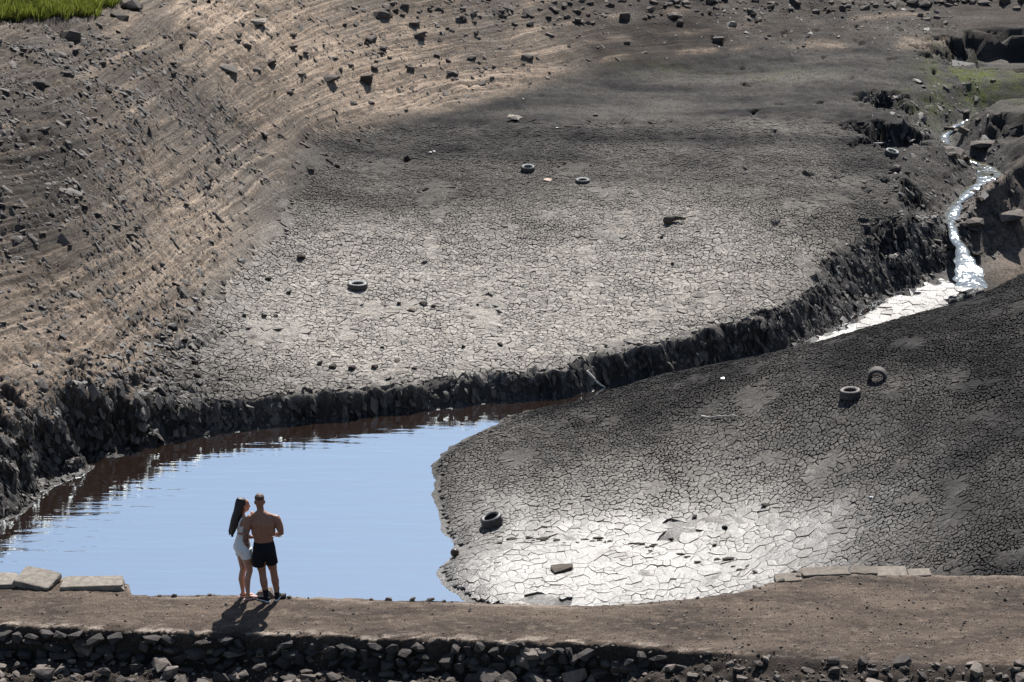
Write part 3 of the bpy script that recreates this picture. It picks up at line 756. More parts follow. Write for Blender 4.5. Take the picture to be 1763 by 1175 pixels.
# litter: white scraps
M['scrap'] = flat_mat('white_plastic', (.75, .77, .76), .5, .5)
M['scrap_tan'] = flat_mat('pale_wood', (.55, .42, .33), .8, .2)
for px, py, w, lab in [(741, 264, 7, 'white scrap right of the dark round rock, larger of two'), (748, 262, 5, 'white scrap right of the dark round rock, smaller of two'), (959, 221, 5, 'tiny white scrap on the dark plain'), (901, 171, 4, 'tiny white scrap above the pale topped rock'), (1500, 858, 9, 'bluish white scrap on the dark side of the mound'), (1244, 654, 11, 'pale flat stone scrap near the crest of the mound')]:
    p = hit(px, py); s = w * math.hypot(p[0], p[1], p[2] - CAM_Z) / FPX
    tag(stone('litter_scrap', p, (s, s * .8, s * .4), 'scrap', sink=.0), lab, 'litter')
p = hit(943, 312); tag(stone('wood_scrap', p, (.42, .25, .09), 'scrap_tan', sink=0.0), 'pale pinkish wood scrap between the two far tyres', 'litter')

# ------------------------------------------------------------------ driftwood
M['drift'] = flat_mat('driftwood', (.10, .085, .07), .85, .2, 14, .4, .5)
M['drift_pale'] = flat_mat('bleached_branch', (.50, .47, .42), .8, .2, 14, .3, .4)
def tube_mesh(name, pts, rad, sides=8, smooth=True):
    V, Q = [], []
    pts = [Vector(p) for p in pts]
    up = Vector((0, 0, 1))
    for i, p in enumerate(pts):
        d = (pts[min(i + 1, len(pts) - 1)] - pts[max(i - 1, 0)]).normalized()
        a = d.cross(up)
        a = Vector((1, 0, 0)) if a.length < .05 else a.normalized()
        b = a.cross(d).normalized()
        for k in range(sides):
            t = 2 * math.pi * k / sides
            V.append(p + (a * math.cos(t) + b * math.sin(t)) * rad[i])
    n = len(pts)
    for i in range(n - 1):
        for k in range(sides):
            Q.append((i * sides + k, i * sides + (k + 1) % sides, (i + 1) * sides + (k + 1) % sides, (i + 1) * sides + k))
    V += [pts[0], pts[-1]]
    T = [(len(V) - 2, (k + 1) % sides, k) for k in range(sides)] + [(len(V) - 1, (n - 1) * sides + k, (n - 1) * sides + (k + 1) % sides) for k in range(sides)]
    return mesh_np(name, [v[:] for v in V], Q, T, smooth)
def branch(pxs, r, mat, label, lift=.03):
    P = []
    for i, (a, b) in enumerate(pxs):
        q = hit(a, b); P.append((q[0], q[1], q[2] + lift + r + .04 * random.random()))
    n = len(P); rad = [r * (1 - .6 * i / (n - 1)) * random.uniform(.8, 1.2) for i in range(n)]
    return tag(link('driftwood', tube_mesh('driftwood', P, rad), M[mat]), label, 'driftwood')
branch([(1147, 387), (1155, 384), (1163, 382), (1172, 384), (1180, 383)], .13, 'drift', 'dark driftwood log on the cracked plain right of centre', .0)
branch([(1208, 722), (1222, 723), (1238, 721), (1252, 723), (1262, 720), (1272, 724)], .03, 'drift_pale', 'thin bleached branch lying on the near mound')
branch([(1505, 253), (1520, 251), (1533, 249)], .05, 'drift_pale', 'pale stick at the foot of the undercut bank by the stream')
branch([(1010, 647), (1030, 665), (1042, 674)], .05, 'drift_pale', 'pale pole leaning down the eroded bank to the water')
branch([(470, 632), (490, 634), (502, 641)], .02, 'drift_pale', 'thin pale twig on the flat above the bank')

# ------------------------------------------------------------------ tyres
def rubber(name, col, rough):
    return flat_mat(name, col, rough, .5, 18, .45, .3)
M['rubber'] = rubber('weathered_rubber', (.055, .053, .052), .55)
M['rubber_silt'] = rubber('silted_rubber', (.24, .25, .24), .7)
M['rubber_dust'] = rubber('dusty_rubber', (.16, .145, .13), .75)
def lathe(name, prof, seg=40, closed=False):
    V, Q = [], []
    n = len(prof)
    for i in range(seg):
        a = 2 * math.pi * i / seg
        for r, z in prof: V.append((r * math.cos(a), r * math.sin(a), z))
    for i in range(seg):
        j = (i + 1) % seg
        for k in range(n - 1 + closed):
            k2 = (k + 1) % n
            Q.append((i * n + k, j * n + k, j * n + k2, i * n + k2))
    return mesh_np(name, V, Q)
def tread_mesh(Ro, w):
    V, Q = [], []
    seg = 72
    prof = [(Ro - .022, -w * .5), (Ro - .004, -w * .42), (Ro, -w * .22), (Ro - .010, -w * .20), (Ro - .010, -w * .17), (Ro, -w * .15), (Ro, w * .15), (Ro - .010, w * .17), (Ro - .010, w * .20), (Ro, w * .22), (Ro - .004, w * .42), (Ro - .022, w * .5)]
    n = len(prof)
    for i in range(seg):
        a = 2 * math.pi * i / seg
        for k, (r, z) in enumerate(prof):
            rr = r - (.009 if (i % 3 == 0 and k in (0, 1, 2, 9, 10, 11)) else 0)
            V.append((rr * math.cos(a), rr * math.sin(a), z))
    for i in range(seg):
        j = (i + 1) % seg
        for k in range(n - 1): Q.append((i * n + k, j * n + k, j * n + k + 1, i * n + k + 1))
    return mesh_np('tread', V, Q, None, False)
def tyre(px, py, dia, w, mat_t, mat_s, label, tilt=(0, 0), sink=.02, rz=0):
    p = hit(px, py)
    e = link('tyre', None, None, None, (p[0], p[1], p[2] - sink), (tilt[0], tilt[1], rz))
    tag(e, label, 'tyre', 'tyres dumped in the reservoir')
    Ro = dia / 2; Ri = Ro * .60; h = w / 2
    me = tread_mesh(Ro, w)
    t = link('tread', me, M[mat_t], e, (0, 0, h))
    for s in (1, -1):
        prof = [(Ro - .022, s * h), (Ro - .045, s * (h + .012)), (Ro * .83, s * (h + .018)), (Ro * .72, s * (h + .010)), (Ri + .012, s * (h - .012)), (Ri, s * (h - .02)), (Ri, s * (h - .035)), (Ri + .012, s * (h - .045)), (Ro - .06, s * (h - .02)), (Ro - .03, s * .2 * h), (Ro - .03, 0)]
        if s < 0: prof = prof[::-1]
        link('sidewall', lathe('sidewall', prof), M[mat_s], e, (0, 0, h))
    return e
tyre(616, 496, .68, .19, 'rubber', 'rubber_silt', 'tyre lying flat on the pale cracked flat left of centre')
tyre(909, 293, .52, .16, 'rubber', 'rubber_silt', 'small silt-coated tyre on the dark plain, left of the far two', (.10, 0))
tyre(1003, 315, .55, .15, 'rubber', 'rubber_silt', 'small silt-coated tyre on the dark plain, right of the far two')
tyre(1464, 684, .63, .24, 'rubber', 'rubber_dust', 'dark wide tyre lying flat on the near mound', (.02, -.05))
tyre(1510, 655, .58, .22, 'rubber_dust', 'rubber', 'tilted half-buried dusty tyre behind another on the near mound', (-1.2, .45), -.06)
tyre(849, 903, .64, .24, 'rubber', 'rubber', 'black tilted tyre on the wet shore of the near mound', (.10, -.32), -.02)
tyre(1534, 266, .55, .2, 'rubber', 'rubber_silt', 'tyre lying below the undercut bank left of the stream', (.1, .25), .05)
# the ball at the water
def buoy(px, py, r, label):
    p = hit(px, py)
    bm = bmesh.new(); bmesh.ops.create_uvsphere(bm, u_segments=32, v_segments=20, radius=r)
    for v in bm.verts:
        a = math.atan2(v.co.y, v.co.z)
        v.co *= 1 - .03 * (abs(math.sin(a * 6)) < .18)
    me = bpy.data.meshes.new('ball'); bm.to_mesh(me); bm.free()
    for f in me.polygons: f.use_smooth = True
    o = link('ball', me, M['rubberball'], None, (p[0], p[1], p[2] + r * .85), (.4, .5, .3))
    tag(o, label, 'ball')
M['rubberball'] = flat_mat('brown_rubber_ball', (.045, .028, .022), .5, .5, 25, .3, .2)
buoy(783, 958, .125, 'dark brown ball stranded at the water on the mud spit')

# ------------------------------------------------------------------ grass at the top left
M['grass'] = None
s = NT('rough_grass')
r_ = s.n('ShaderNodeNewGeometry').outputs['Random Per Island']
col = s.mix(r_, (.030, .042, .010), (.11, .12, .03))
col = s.mix(s.math('GREATER_THAN', r_, .72), col, (.24, .20, .09))
s.b.inputs['Transmission Weight'].default_value = 0
M['grass'] = s.done(col, .6, .3)
tr = s.n('ShaderNodeBsdfTranslucent'); s.put(tr.inputs['Color'], s.mix(.5, col, (.25, .32, .03)))
mx = s.n('ShaderNodeMixShader'); mx.inputs[0].default_value = .45
out = [q for q in s.t.nodes if q.type == 'OUTPUT_MATERIAL'][0]
s.put(mx.inputs[1], s.b.outputs[0]); s.put(mx.inputs[2], tr.outputs[0]); s.put(out.inputs['Surface'], mx.outputs[0])
def grass(n):
    V, T = [], []
    tuss = [(random.uniform(-40, 236), random.random()) for _ in range(260)]
    for px, q in tuss:
        edge = float(np.interp(px, [-60, 0, 60, 110, 150, 190, 212, 240], [36, 34, 31, 30, 26, 18, 8, 2])) + random.uniform(-4, 3)
        py = edge - q**1.3 * 48
        if py > edge - 6 and random.random() < .25: continue
        a = hit(px, max(py, -25))
        R0 = random.uniform(.10, .28); hh = random.uniform(.25, .6)
        for k in range(random.randint(50, 110)):
            t = random.uniform(0, 6.28); rr = R0 * random.random()**.6
            x, y = a[0] + rr * math.cos(t), a[1] + rr * math.sin(t); z = float(H(x, y))
            h = hh * random.uniform(.5, 1.15); w = random.uniform(.008, .018)
            lx, ly = math.cos(t) * rr * 1.2 + random.gauss(0, .10), math.sin(t) * rr * 1.2 + random.gauss(0, .10)
            t2 = random.uniform(0, 6.28); c, sn = math.cos(t2) * w, math.sin(t2) * w
            i = len(V)
            V += [(x - c, y - sn, z - .03), (x + c, y + sn, z - .03), (x - c * .7 + lx * .4, y - sn * .7 + ly * .4, z + h * .6), (x + c * .7 + lx * .4, y + sn * .7 + ly * .4, z + h * .6), (x + lx, y + ly, z + h)]
            T += [(i, i + 1, i + 3), (i, i + 3, i + 2), (i + 2, i + 3, i + 4)]
    return mesh_np('grass', V, None, T, False)
tag(link('grass', grass(22000), M['grass']), 'strip of rough green grass at the upper left corner', 'grass', kind='stuff')

# ------------------------------------------------------------------ the causeway
PZ = 13.67
far_e = [(-300, 985), (0, 988), (95, 990), (140, 998), (222, 1000), (228, 1018), (400, 1022), (600, 1026), (800, 1033), (1000, 1040), (1100, 1036), (1220, 1024), (1330, 1000), (1400, 986), (1560, 984), (1763, 988), (2100, 990)]
near_e = [(-300, 1062), (0, 1074), (150, 1083), (300, 1086), (450, 1090), (700, 1098), (900, 1104), (1050, 1108), (1200, 1122), (1400, 1135), (1763, 1145), (2100, 1150)]
FE = np.array([U(a, b, PZ)[:2] for a, b in far_e]); NE = np.array([U(a, b, PZ)[:2] for a, b in near_e])
cx = np.unique(np.r_[np.linspace(-70, -12, 25), np.arange(-12, 12, .045), np.linspace(12.1, 70, 25)])
cy = np.unique(np.r_[np.linspace(12, 48, 30), np.arange(48, 57.2, .04), np.linspace(57.3, 66, 12)])
QX, QY = np.meshgrid(cx, cy)
yf = np.interp(QX, FE[:, 0], FE[:, 1]) + .05 * fbm(QX / .5, QX * 0, 3, 201) ; yn = np.interp(QX, NE[:, 0], NE[:, 1]) + .10 * fbm(QX / .7, QX * 0 + 3, 4, 202)
right = sstep(1.2, 4.5, QX)
Pz = PZ + .03 * fbm(QX / 1.3, QY / 1.0, 4, 203) + .010 * fbm(QX / .15, QY / .15, 3, 204)
e = QY - yf
Pz = np.where(e > 0, PZ - .05 - np.minimum(15.5, 5.0 * np.maximum(e, 0)), Pz - .04 * sstep(-.25, 0, e))
e = yn - QY
drop = .50 * (1 - right) + .16 * right
face = np.interp(np.clip(e, 0, 99), [0, .03, .12, 99], [0, .15, 1, 1])
face = np.where(right > 0, face * (1 - right) + sstep(0, .9, e) * right, face)
low = drop * face + np.clip(e - .1, 0, 2.2) * .05 + np.clip(e - 2.3, 0, 99) * .42 + (.09 * np.abs(fbm(QX / .5, QY / .4, 4, 206)) - .14 * (1 - .5 * right) * fbm(QX / .9, QY / .6, 4, 205)) * sstep(.05, .4, e)
Pz = np.where(e > 0, Pz - low, Pz - .05 * sstep(.22, .0, -e) * np.clip(.5 + fbm(QX / .35, QY / .2, 3, 210), 0, 1))
Pz = np.maximum(Pz, -2)
edge_pale = np.clip(.95 * np.exp(-((QY - yn - .07 - .06 * fbm(QX / .4, QY / .2, 3, 209)) / .11)**2) * sstep(.0, .25, fbm(QX / .6, QY / .16, 4, 207, .65)) * (1 - .9 * right) + .6 * np.exp(-((QY - yf + .12) / .14)**2) * sstep(-.4, .3, fbm(QX / 1.3, QY / .3, 3, 208)) * (1 - .5 * right), 0, 1)
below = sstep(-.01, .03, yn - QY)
edge_pale = edge_pale * sstep(-.02, .03, QY - yn)
s = NT('causeway_earth')
big_n = s.noise(1.1, 4, .6, s.pos((.5, 1.2, 1))); mid_n = s.noise(7, 5, .65, s.pos((.7, 1.2, 1))); hi_n = s.noise(38, 4, .7)
col = s.mix(s.rng(big_n, .35, .65, 0, 1), (.062, .050, .042), (.175, .142, .112))
col = s.mix(s.math('MULTIPLY', s.rng(mid_n, .52, .70, 0, .8), 1), col, (.25, .21, .165))
col = s.mix(s.attr('edge'), col, (.46, .41, .35))
col = s.mix(s.math('MULTIPLY', s.attr('below'), .85), col, (.05, .042, .036))  # earth below the near edge darkened, shade of the face painted in
col = s.mix(1.0, col, grey(s, s.rng(hi_n, .32, .68, .3, 1.6)), 'MULTIPLY')
s.bump(s.math('ADD', hi_n, mid_n), .6, .03)
M['path'] = s.done(s.mix(1.0, col, (1.04, .96, .92), 'MULTIPLY'), .92, .15, .66)
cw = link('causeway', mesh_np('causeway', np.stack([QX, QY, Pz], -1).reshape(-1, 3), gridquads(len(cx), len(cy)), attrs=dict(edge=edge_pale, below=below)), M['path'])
tag(cw, 'brown gravel track on top of the old stone causeway', kind='structure')
def bilp(x, y):
    global xs, ys
    a, b = xs, ys; xs, ys = cx, cy
    r = bil(Pz, np.asarray(x, float), np.asarray(y, float)); xs, ys = a, b
    return r
def phit(px, py):
    d = ray(px, py); t = np.linspace(52, 64, 2400)
    x, y, z = d[0] * t, d[1] * t, CAM_Z + d[2] * t
    g = bilp(x, y); k = np.argmax(z < g)
    return np.array((x[k], y[k], g[k]))
# gravel
x, y = rng.uniform(-9.5, 9.5, 16000), rng.uniform(50.3, 56, 16000)
yff, ynn = np.interp(x, FE[:, 0], FE[:, 1]), np.interp(x, NE[:, 0], NE[:, 1])
k = (y < yff - .02) & (rng.random(16000) < np.where(y > ynn, .32 + .3 * (x > 2), .8))
xy = np.c_[x[k], y[k]]; n = len(xy); L = np.exp(rng.normal(math.log(.022), .5, n)).clip(.01, .07) * np.where(y[k] < ynn[k], 1.9, 1)
me, mt = scatter('path_gravel', xy, bilp(*xy.T), L, L * rng.uniform(.6, 1, n), L * rng.uniform(.4, .8, n), rng.uniform(0, 6.28, n), rng.normal(0, .2, (n, 2)), 'pebble', .1, False)
tag(link('path_gravel', me, mt), 'loose gravel and crumbs on the causeway track', 'gravel', kind='stuff')
# coping slabs along the far edge
def slab(pxa, pxb, py, depth, h, rz=0, tilt=(0, 0), lift=0., seed=0, mat='slab'):
    a, b = U(pxa, py, PZ), U(pxb, py, PZ)
    r = random.Random(seed)
    bm = bmesh.new(); bmesh.ops.create_cube(bm, size=1)
    for v in bm.verts: v.co = Vector((v.co.x * (1 + r.uniform(-.12, .03)), v.co.y * (1 + r.uniform(-.12, .05)), v.co.z * (1 + r.uniform(-.1, .1))))
    bmesh.ops.subdivide_edges(bm, edges=bm.edges, cuts=3, use_grid_fill=True)
    for v in bm.verts: v.co += Vector((r.gauss(0, .009), r.gauss(0, .012), r.gauss(0, .02)))
    bmesh.ops.bevel(bm, geom=[ed for ed in bm.edges if len(ed.link_faces) == 2 and ed.calc_face_angle(0) > .8], offset=.03, segments=2, affect='EDGES')
    me = bpy.data.meshes.new('coping_stone'); bm.to_mesh(me); bm.free()
    c = (a + b) / 2
    return link('coping_stone', me, M[mat], cw, (c[0], c[1], PZ + h / 2 - .02 + lift), (tilt[0], tilt[1], rz), (b[0] - a[0], depth, h))
slab(-80, 30, 1003, .50, .09, .05, (.05, .03), .0, 1)
o = slab(30, 100, 1004, .56, .11, -.35, (.13, .08), .03, 2); o['label'] = 'tilted pale block raised at the left'
o = slab(104, 216, 1010, .40, .12, .0, (.08, -.02), .0, 3); o['label'] = 'long pale slab with a dark broken end'
for i, (a, b, y_, d) in enumerate([(1336, 1378, 992, .35), (1380, 1462, 982, .4), (1466, 1508, 980, .4), (1510, 1558, 981, .38), (1566, 1600, 983, .3)]):
    slab(a - 3, b + 3, y_ + 2, d * random.uniform(.9, 1.2), .12, random.uniform(-.14, .14), (.03, random.uniform(-.06, .06)), -.090 + random.uniform(-.015, .012), 10 + i, 'slab_dull')
# small stones on the far rim
for px, py, w in [(276, 1016, 10), (301, 1018, 14), (342, 1018, 9), (361, 1018, 11), (458, 1016, 40), (500, 1016, 12), (484, 1018, 20), (640, 1024, 9), (670, 1026, 16), (710, 1028, 16), (740, 1030, 18), (765, 1031, 10), (1375, 990, 16), (1345, 1001, 14), (1300, 1008, 12), (1200, 1026, 10)]:
    p = U(px, py, PZ); s_ = w * 58 / FPX
    ye = float(np.interp(p[0], FE[:, 0], FE[:, 1])) - .09
    tag(stone('rim_stone', (p[0], ye, float(bilp(p[0], ye))), (s_, s_ * .7, s_ * .55), 'rubble', sink=.1), 'small stone on the far rim of the causeway above the water', 'stone', 'stones on the far rim')
# stones of the near face: courses set in the bank
def face_stones():
    px = -15
    row = 0
    for row, (dz, sz) in enumerate(((.13, .15), (.27, .17), (.42, .18))):
        x = -9.2
        while x < (3.2 if row == 0 else 4.0):
            w = random.uniform(.14, .42)
            if random.random() < (.6 if row == 0 else .92):
                yn_ = float(np.interp(x + w / 2, NE[:, 0], NE[:, 1]))
                z = PZ - dz + random.uniform(-.05, .05)
                o = stone('wall_stone', (x + w / 2, yn_ - .07 - .03 * row + random.uniform(-.05, .03), z), (w, random.uniform(.2, .34), sz * random.uniform(.8, 1.35)), 'wallstone', rot=(random.uniform(-.3, .3), random.uniform(-.35, .35), random.uniform(-.4, .4)), sink=.4, parent=cw)
            x += w * .95 + .01
face_stones()
# loose rubble below the face
def rubble(n):
    c = 0; placed = []
    while c < n:
        px = random.uniform(-10, 1763)
        py = random.uniform(1120, 1190) if px < 1150 else random.uniform(1140, 1190)
        if px > 1000 and random.random() > .32: continue
        w = min(.52, random.lognormvariate(math.log(.235), .40))
        p = phit(px, py)
        if any(abs(p[0] - q[0]) < .45 * (w + q[2]) and abs(p[1] - q[1]) < .35 * (w + q[2]) for q in placed): 
            if random.random() < .8: continue
        placed.append((p[0], p[1], w))
        z = p[2]
        flat = random.uniform(.3, .6)
        o = stone('rubble_stone', (p[0], p[1], z), (w, w * random.uniform(.55, .9), w * flat), 'rubble', rot=(random.gauss(.05, .22), random.gauss(0, .25), random.uniform(0, 6.28)), sink=.12)
        zone = ('under the pale slabs at left', 'under the two people', 'left of the middle of the bottom edge', 'right of the middle of the bottom edge', 'at the right end of the bottom edge')[int(np.digitize(px, (260, 560, 880, 1200)))]
        look = 'large' if w > .40 else 'small' if w < .22 else 'middling'
        shape = 'flat' if flat < .42 else 'blocky'
        tag(o, f'{look} {shape} rubble stone {zone}', 'stone', f'{look} {shape} rubble {zone}')
        c += 1
rubble(210)

# ------------------------------------------------------------------ the two people
def skin_mat(name, col, tattoo=False):
    s = NT(name)
    n = s.noise(22, 3, .5, s.pos(obj=True))
    c = s.mix(1.0, col, grey(s, s.rng(n, .3, .7, .88, 1.1)), 'MULTIPLY')
    if tattoo:
        sp = s.n('ShaderNodeSeparateXYZ'); s.put(sp.inputs[0], s.pos(obj=True))
        m = s.math('MULTIPLY', s.math('LESS_THAN', sp.outputs[0], -.285), s.rng(s.noise(26, 3, .6, s.pos(obj=True)), .46, .54, 0, .8))
        m = s.math('MULTIPLY', m, s.math('LESS_THAN', sp.outputs[2], 1.30))
        c = s.mix(m, c, (.05, .055, .07))
    s.b.inputs['Subsurface Weight'].default_value = .08
    s.b.inputs['Subsurface Radius'].default_value = (.02, .008, .004)
    return s.done(c, .48, .4)
M['skin_m'] = skin_mat('tanned_skin', (.30, .145, .095), True)
M['skin_w'] = skin_mat('light_skin', (.42, .225, .155))
M['black_cloth'] = flat_mat('black_cloth', (.010, .011, .016), .85, .2, 60, .3, .2)
M['white_cloth'] = flat_mat('white_cloth', (.74, .74, .76), .85, .2, 60, .06, .2)
M['hair_dark'] = flat_mat('dark_brown_hair', (.018, .011, .009), .45, .5, 70, .5, .5)
M['hair_brown'] = flat_mat('short_brown_hair', (.085, .045, .028), .55, .4, 120, .4, .5)
M['sole'] = flat_mat('white_rubber_sole', (.72, .72, .72), .6, .3, 40, .05, .0)
M['sandal'] = flat_mat('pink_sandal', (.62, .42, .38), .6, .3, 40, .05, .0)

class Flesh:
    """closed lofted pieces, fused afterwards into one skin"""
    def __init__(s): s.V, s.Q, s.T = [], [], []
    def loft(s, pts, rad, n=18, side=(1, 0, 0)):
        pts = [Vector(p) for p in pts]; o = len(s.V); side = Vector(side)
        m = len(pts)
        for i, p in enumerate(pts):
            d = (pts[min(i + 1, m - 1)] - pts[max(i - 1, 0)]).normalized()
            a = side - d * side.dot(d)
            if a.length < .15: a = Vector((0, 1, 0)) - d * d.y
            a.normalize(); b = d.cross(a)
            r = rad[i] if isinstance(rad[i], tuple) else (rad[i], rad[i])
            for k in range(n):
                t = 2 * math.pi * k / n
                s.V.append((p + a * math.cos(t) * r[0] + b * math.sin(t) * r[1])[:])
        for i in range(m - 1):
            for k in range(n):
                s.Q.append((o + i * n + k, o + i * n + (k + 1) % n, o + (i + 1) * n + (k + 1) % n, o + (i + 1) * n + k))
        s.V += [pts[0][:], pts[-1][:]]
        e = len(s.V)
        s.T += [(e - 2, o + (k + 1) % n, o + k) for k in range(n)] + [(e - 1, o + (m - 1) * n + k, o + (m - 1) * n + (k + 1) % n) for k in range(n)]
        return s
    def ball(s, c, r, n=14):
        r = r if isinstance(r, tuple) else (r, r, r)
        zs_ = [math.sin(t) for t in np.linspace(-1.45, 1.45, 9)]
        s.loft([(c[0], c[1], c[2] + z * r[2]) for z in zs_], [(r[0] * math.sqrt(1 - z * z), r[1] * math.sqrt(1 - z * z)) for z in zs_], n)
        return s
    def hand(s, w, d, nrm, thumb):
        """palm and five bent fingers: w wrist, d pointing, nrm out of the palm (towards which the fingers curl), thumb side"""
        w, d, nrm = Vector(w), Vector(d).normalized(), Vector(nrm)
        nrm = (nrm - d * nrm.dot(d)).normalized(); t = Vector(thumb); t = (t - d * t.dot(d) - nrm * t.dot(nrm)).normalized()
        s.loft([w, w + d * .03, w + d * .07, w + d * .095], [(.026, .019), (.036, .017), (.042, .016), (.038, .013)], 14, t)
        for k, L in enumerate((.072, .082, .076, .060)):
            b = w + d * .088 + t * (.030 - .020 * k)
            p1 = b + d * L * .45 + nrm * .006; p2 = p1 + (d * .8 + nrm * .6).normalized() * L * .32; p3 = p2 + (d * .4 + nrm * .9).normalized() * L * .25
            s.loft([b - d * .015, b, p1, p2, p3], [.0095, .0095, .009, .0085, .007], 8, t)
        b = w + d * .028 + t * .028
        s.loft([b - t * .012, b + t * .010 + d * .014, b + t * .022 + d * .040 + nrm * .008, b + t * .024 + d * .064 + nrm * .016], [.013, .012, .010, .008], 8, nrm)
        return s
    def build(s, name, mat, parent, voxel=.008, smooth=4):
        me = mesh_np(name, s.V, s.Q, s.T)
        o = bpy.data.objects.new(name + '_raw', me); COL.objects.link(o)
        md = o.modifiers.new('fuse', 'REMESH'); md.mode = 'VOXEL'; md.voxel_size = voxel; md.use_smooth_shade = True
        if smooth:
            sm = o.modifiers.new('soft', 'SMOOTH'); sm.factor = .5; sm.iterations = smooth
        dg = bpy.context.evaluated_depsgraph_get(); dg.update()
        m2 = bpy.data.meshes.new_from_object(o.evaluated_get(dg))
        m2.name = name
        bpy.data.objects.remove(o); bpy.data.meshes.remove(me)
        m2.materials.clear(); m2.materials.append(mat)
        for f in m2.polygons: f.use_smooth = True
        return link(name, m2, None, parent)
def head(f, c, yaw, k=1.0):
    """skull, jaw, nose, brow, ears round c (centre of the head), facing +y turned by yaw"""
    cy_, sy_ = math.cos(yaw), math.sin(yaw)
    def P(x, y, z): return (c[0] + k * (x * cy_ - y * sy_), c[1] + k * (x * sy_ + y * cy_), c[2] + k * z)
    sd = (cy_, sy_, 0)
    f.loft([P(0, .030, -.125), P(0, .028, -.105), P(0, .018, -.07), P(0, .004, -.02), P(0, -.004, .03), P(0, -.006, .075), P(0, -.006, .105), P(0, -.004, .122)],
           [(.022 * k, .026 * k), (.044 * k, .058 * k), (.060 * k, .078 * k), (.071 * k, .093 * k), (.075 * k, .098 * k), (.068 * k, .088 * k), (.046 * k, .060 * k), (.014 * k, .02 * k)], 20, sd)
    f.loft([P(0, .085, .015), P(0, .104, -.018), P(0, .112, -.035), P(0, .088, -.045)], [.008 * k, .011 * k, .014 * k, .012 * k], 8, sd)
    f.loft([P(-.03, .088, .022), P(.03, .088, .022)], [.011 * k, .011 * k], 8, (0, 0, 1))
    f.loft([P(-.022, .080, -.075), P(0, .094, -.072), P(.022, .080, -.075)], [.007 * k, .010 * k, .007 * k], 8, (0, 0, 1))
    for e in (-1, 1):
        f.loft([P(e * .070, -.010, -.035), P(e * .080, -.016, -.01), P(e * .081, -.018, .018), P(e * .072, -.012, .028)], [(.008 * k, .012 * k), (.010 * k, .020 * k), (.010 * k, .020 * k), (.007 * k, .012 * k)], 8, sd)
    return P
def shoe(root, ankle, d, mat, sole_mat, name, L=.285):
    a = Vector(ankle); d = Vector((d[0], d[1], 0)).normalized(); sd = Vector((d.y, -d.x, 0))
    f = Flesh()
    base = Vector((a.x, a.y, 0))
    f.loft([base - d * .075 + Vector((0, 0, .05)), base - d * .05 + Vector((0, 0, .055)), base + Vector((0, 0, .06)), base + d * .08 + Vector((0, 0, .052)), base + d * .15 + Vector((0, 0, .042)), base + d * (L - .085) + Vector((0, 0, .036))],
           [(.022, .022), (.038, .038), (.043, .042), (.046, .034), (.045, .026), (.022, .016)], 14, sd)
    f.loft([base + Vector((0, 0, .05)), base + Vector((0, 0, .085)), base + Vector((0, 0, .115))], [.045, .043, .04], 12)
    o = f.build(name, mat, root, .006, 3)
    g = Flesh()
    g.loft([base - d * .082 + Vector((0, 0, .014)), base - d * .06 + Vector((0, 0, .014)), base + d * .02 + Vector((0, 0, .014)), base + d * .14 + Vector((0, 0, .013)), base + d * (L - .095) + Vector((0, 0, .014)), base + d * (L - .078) + Vector((0, 0, .015))],
           [(.020, .012), (.038, .014), (.041, .014), (.049, .014), (.034, .012), (.015, .010)], 14, sd)
    g.build('sole', sole_mat, o, .005, 2)
    return o

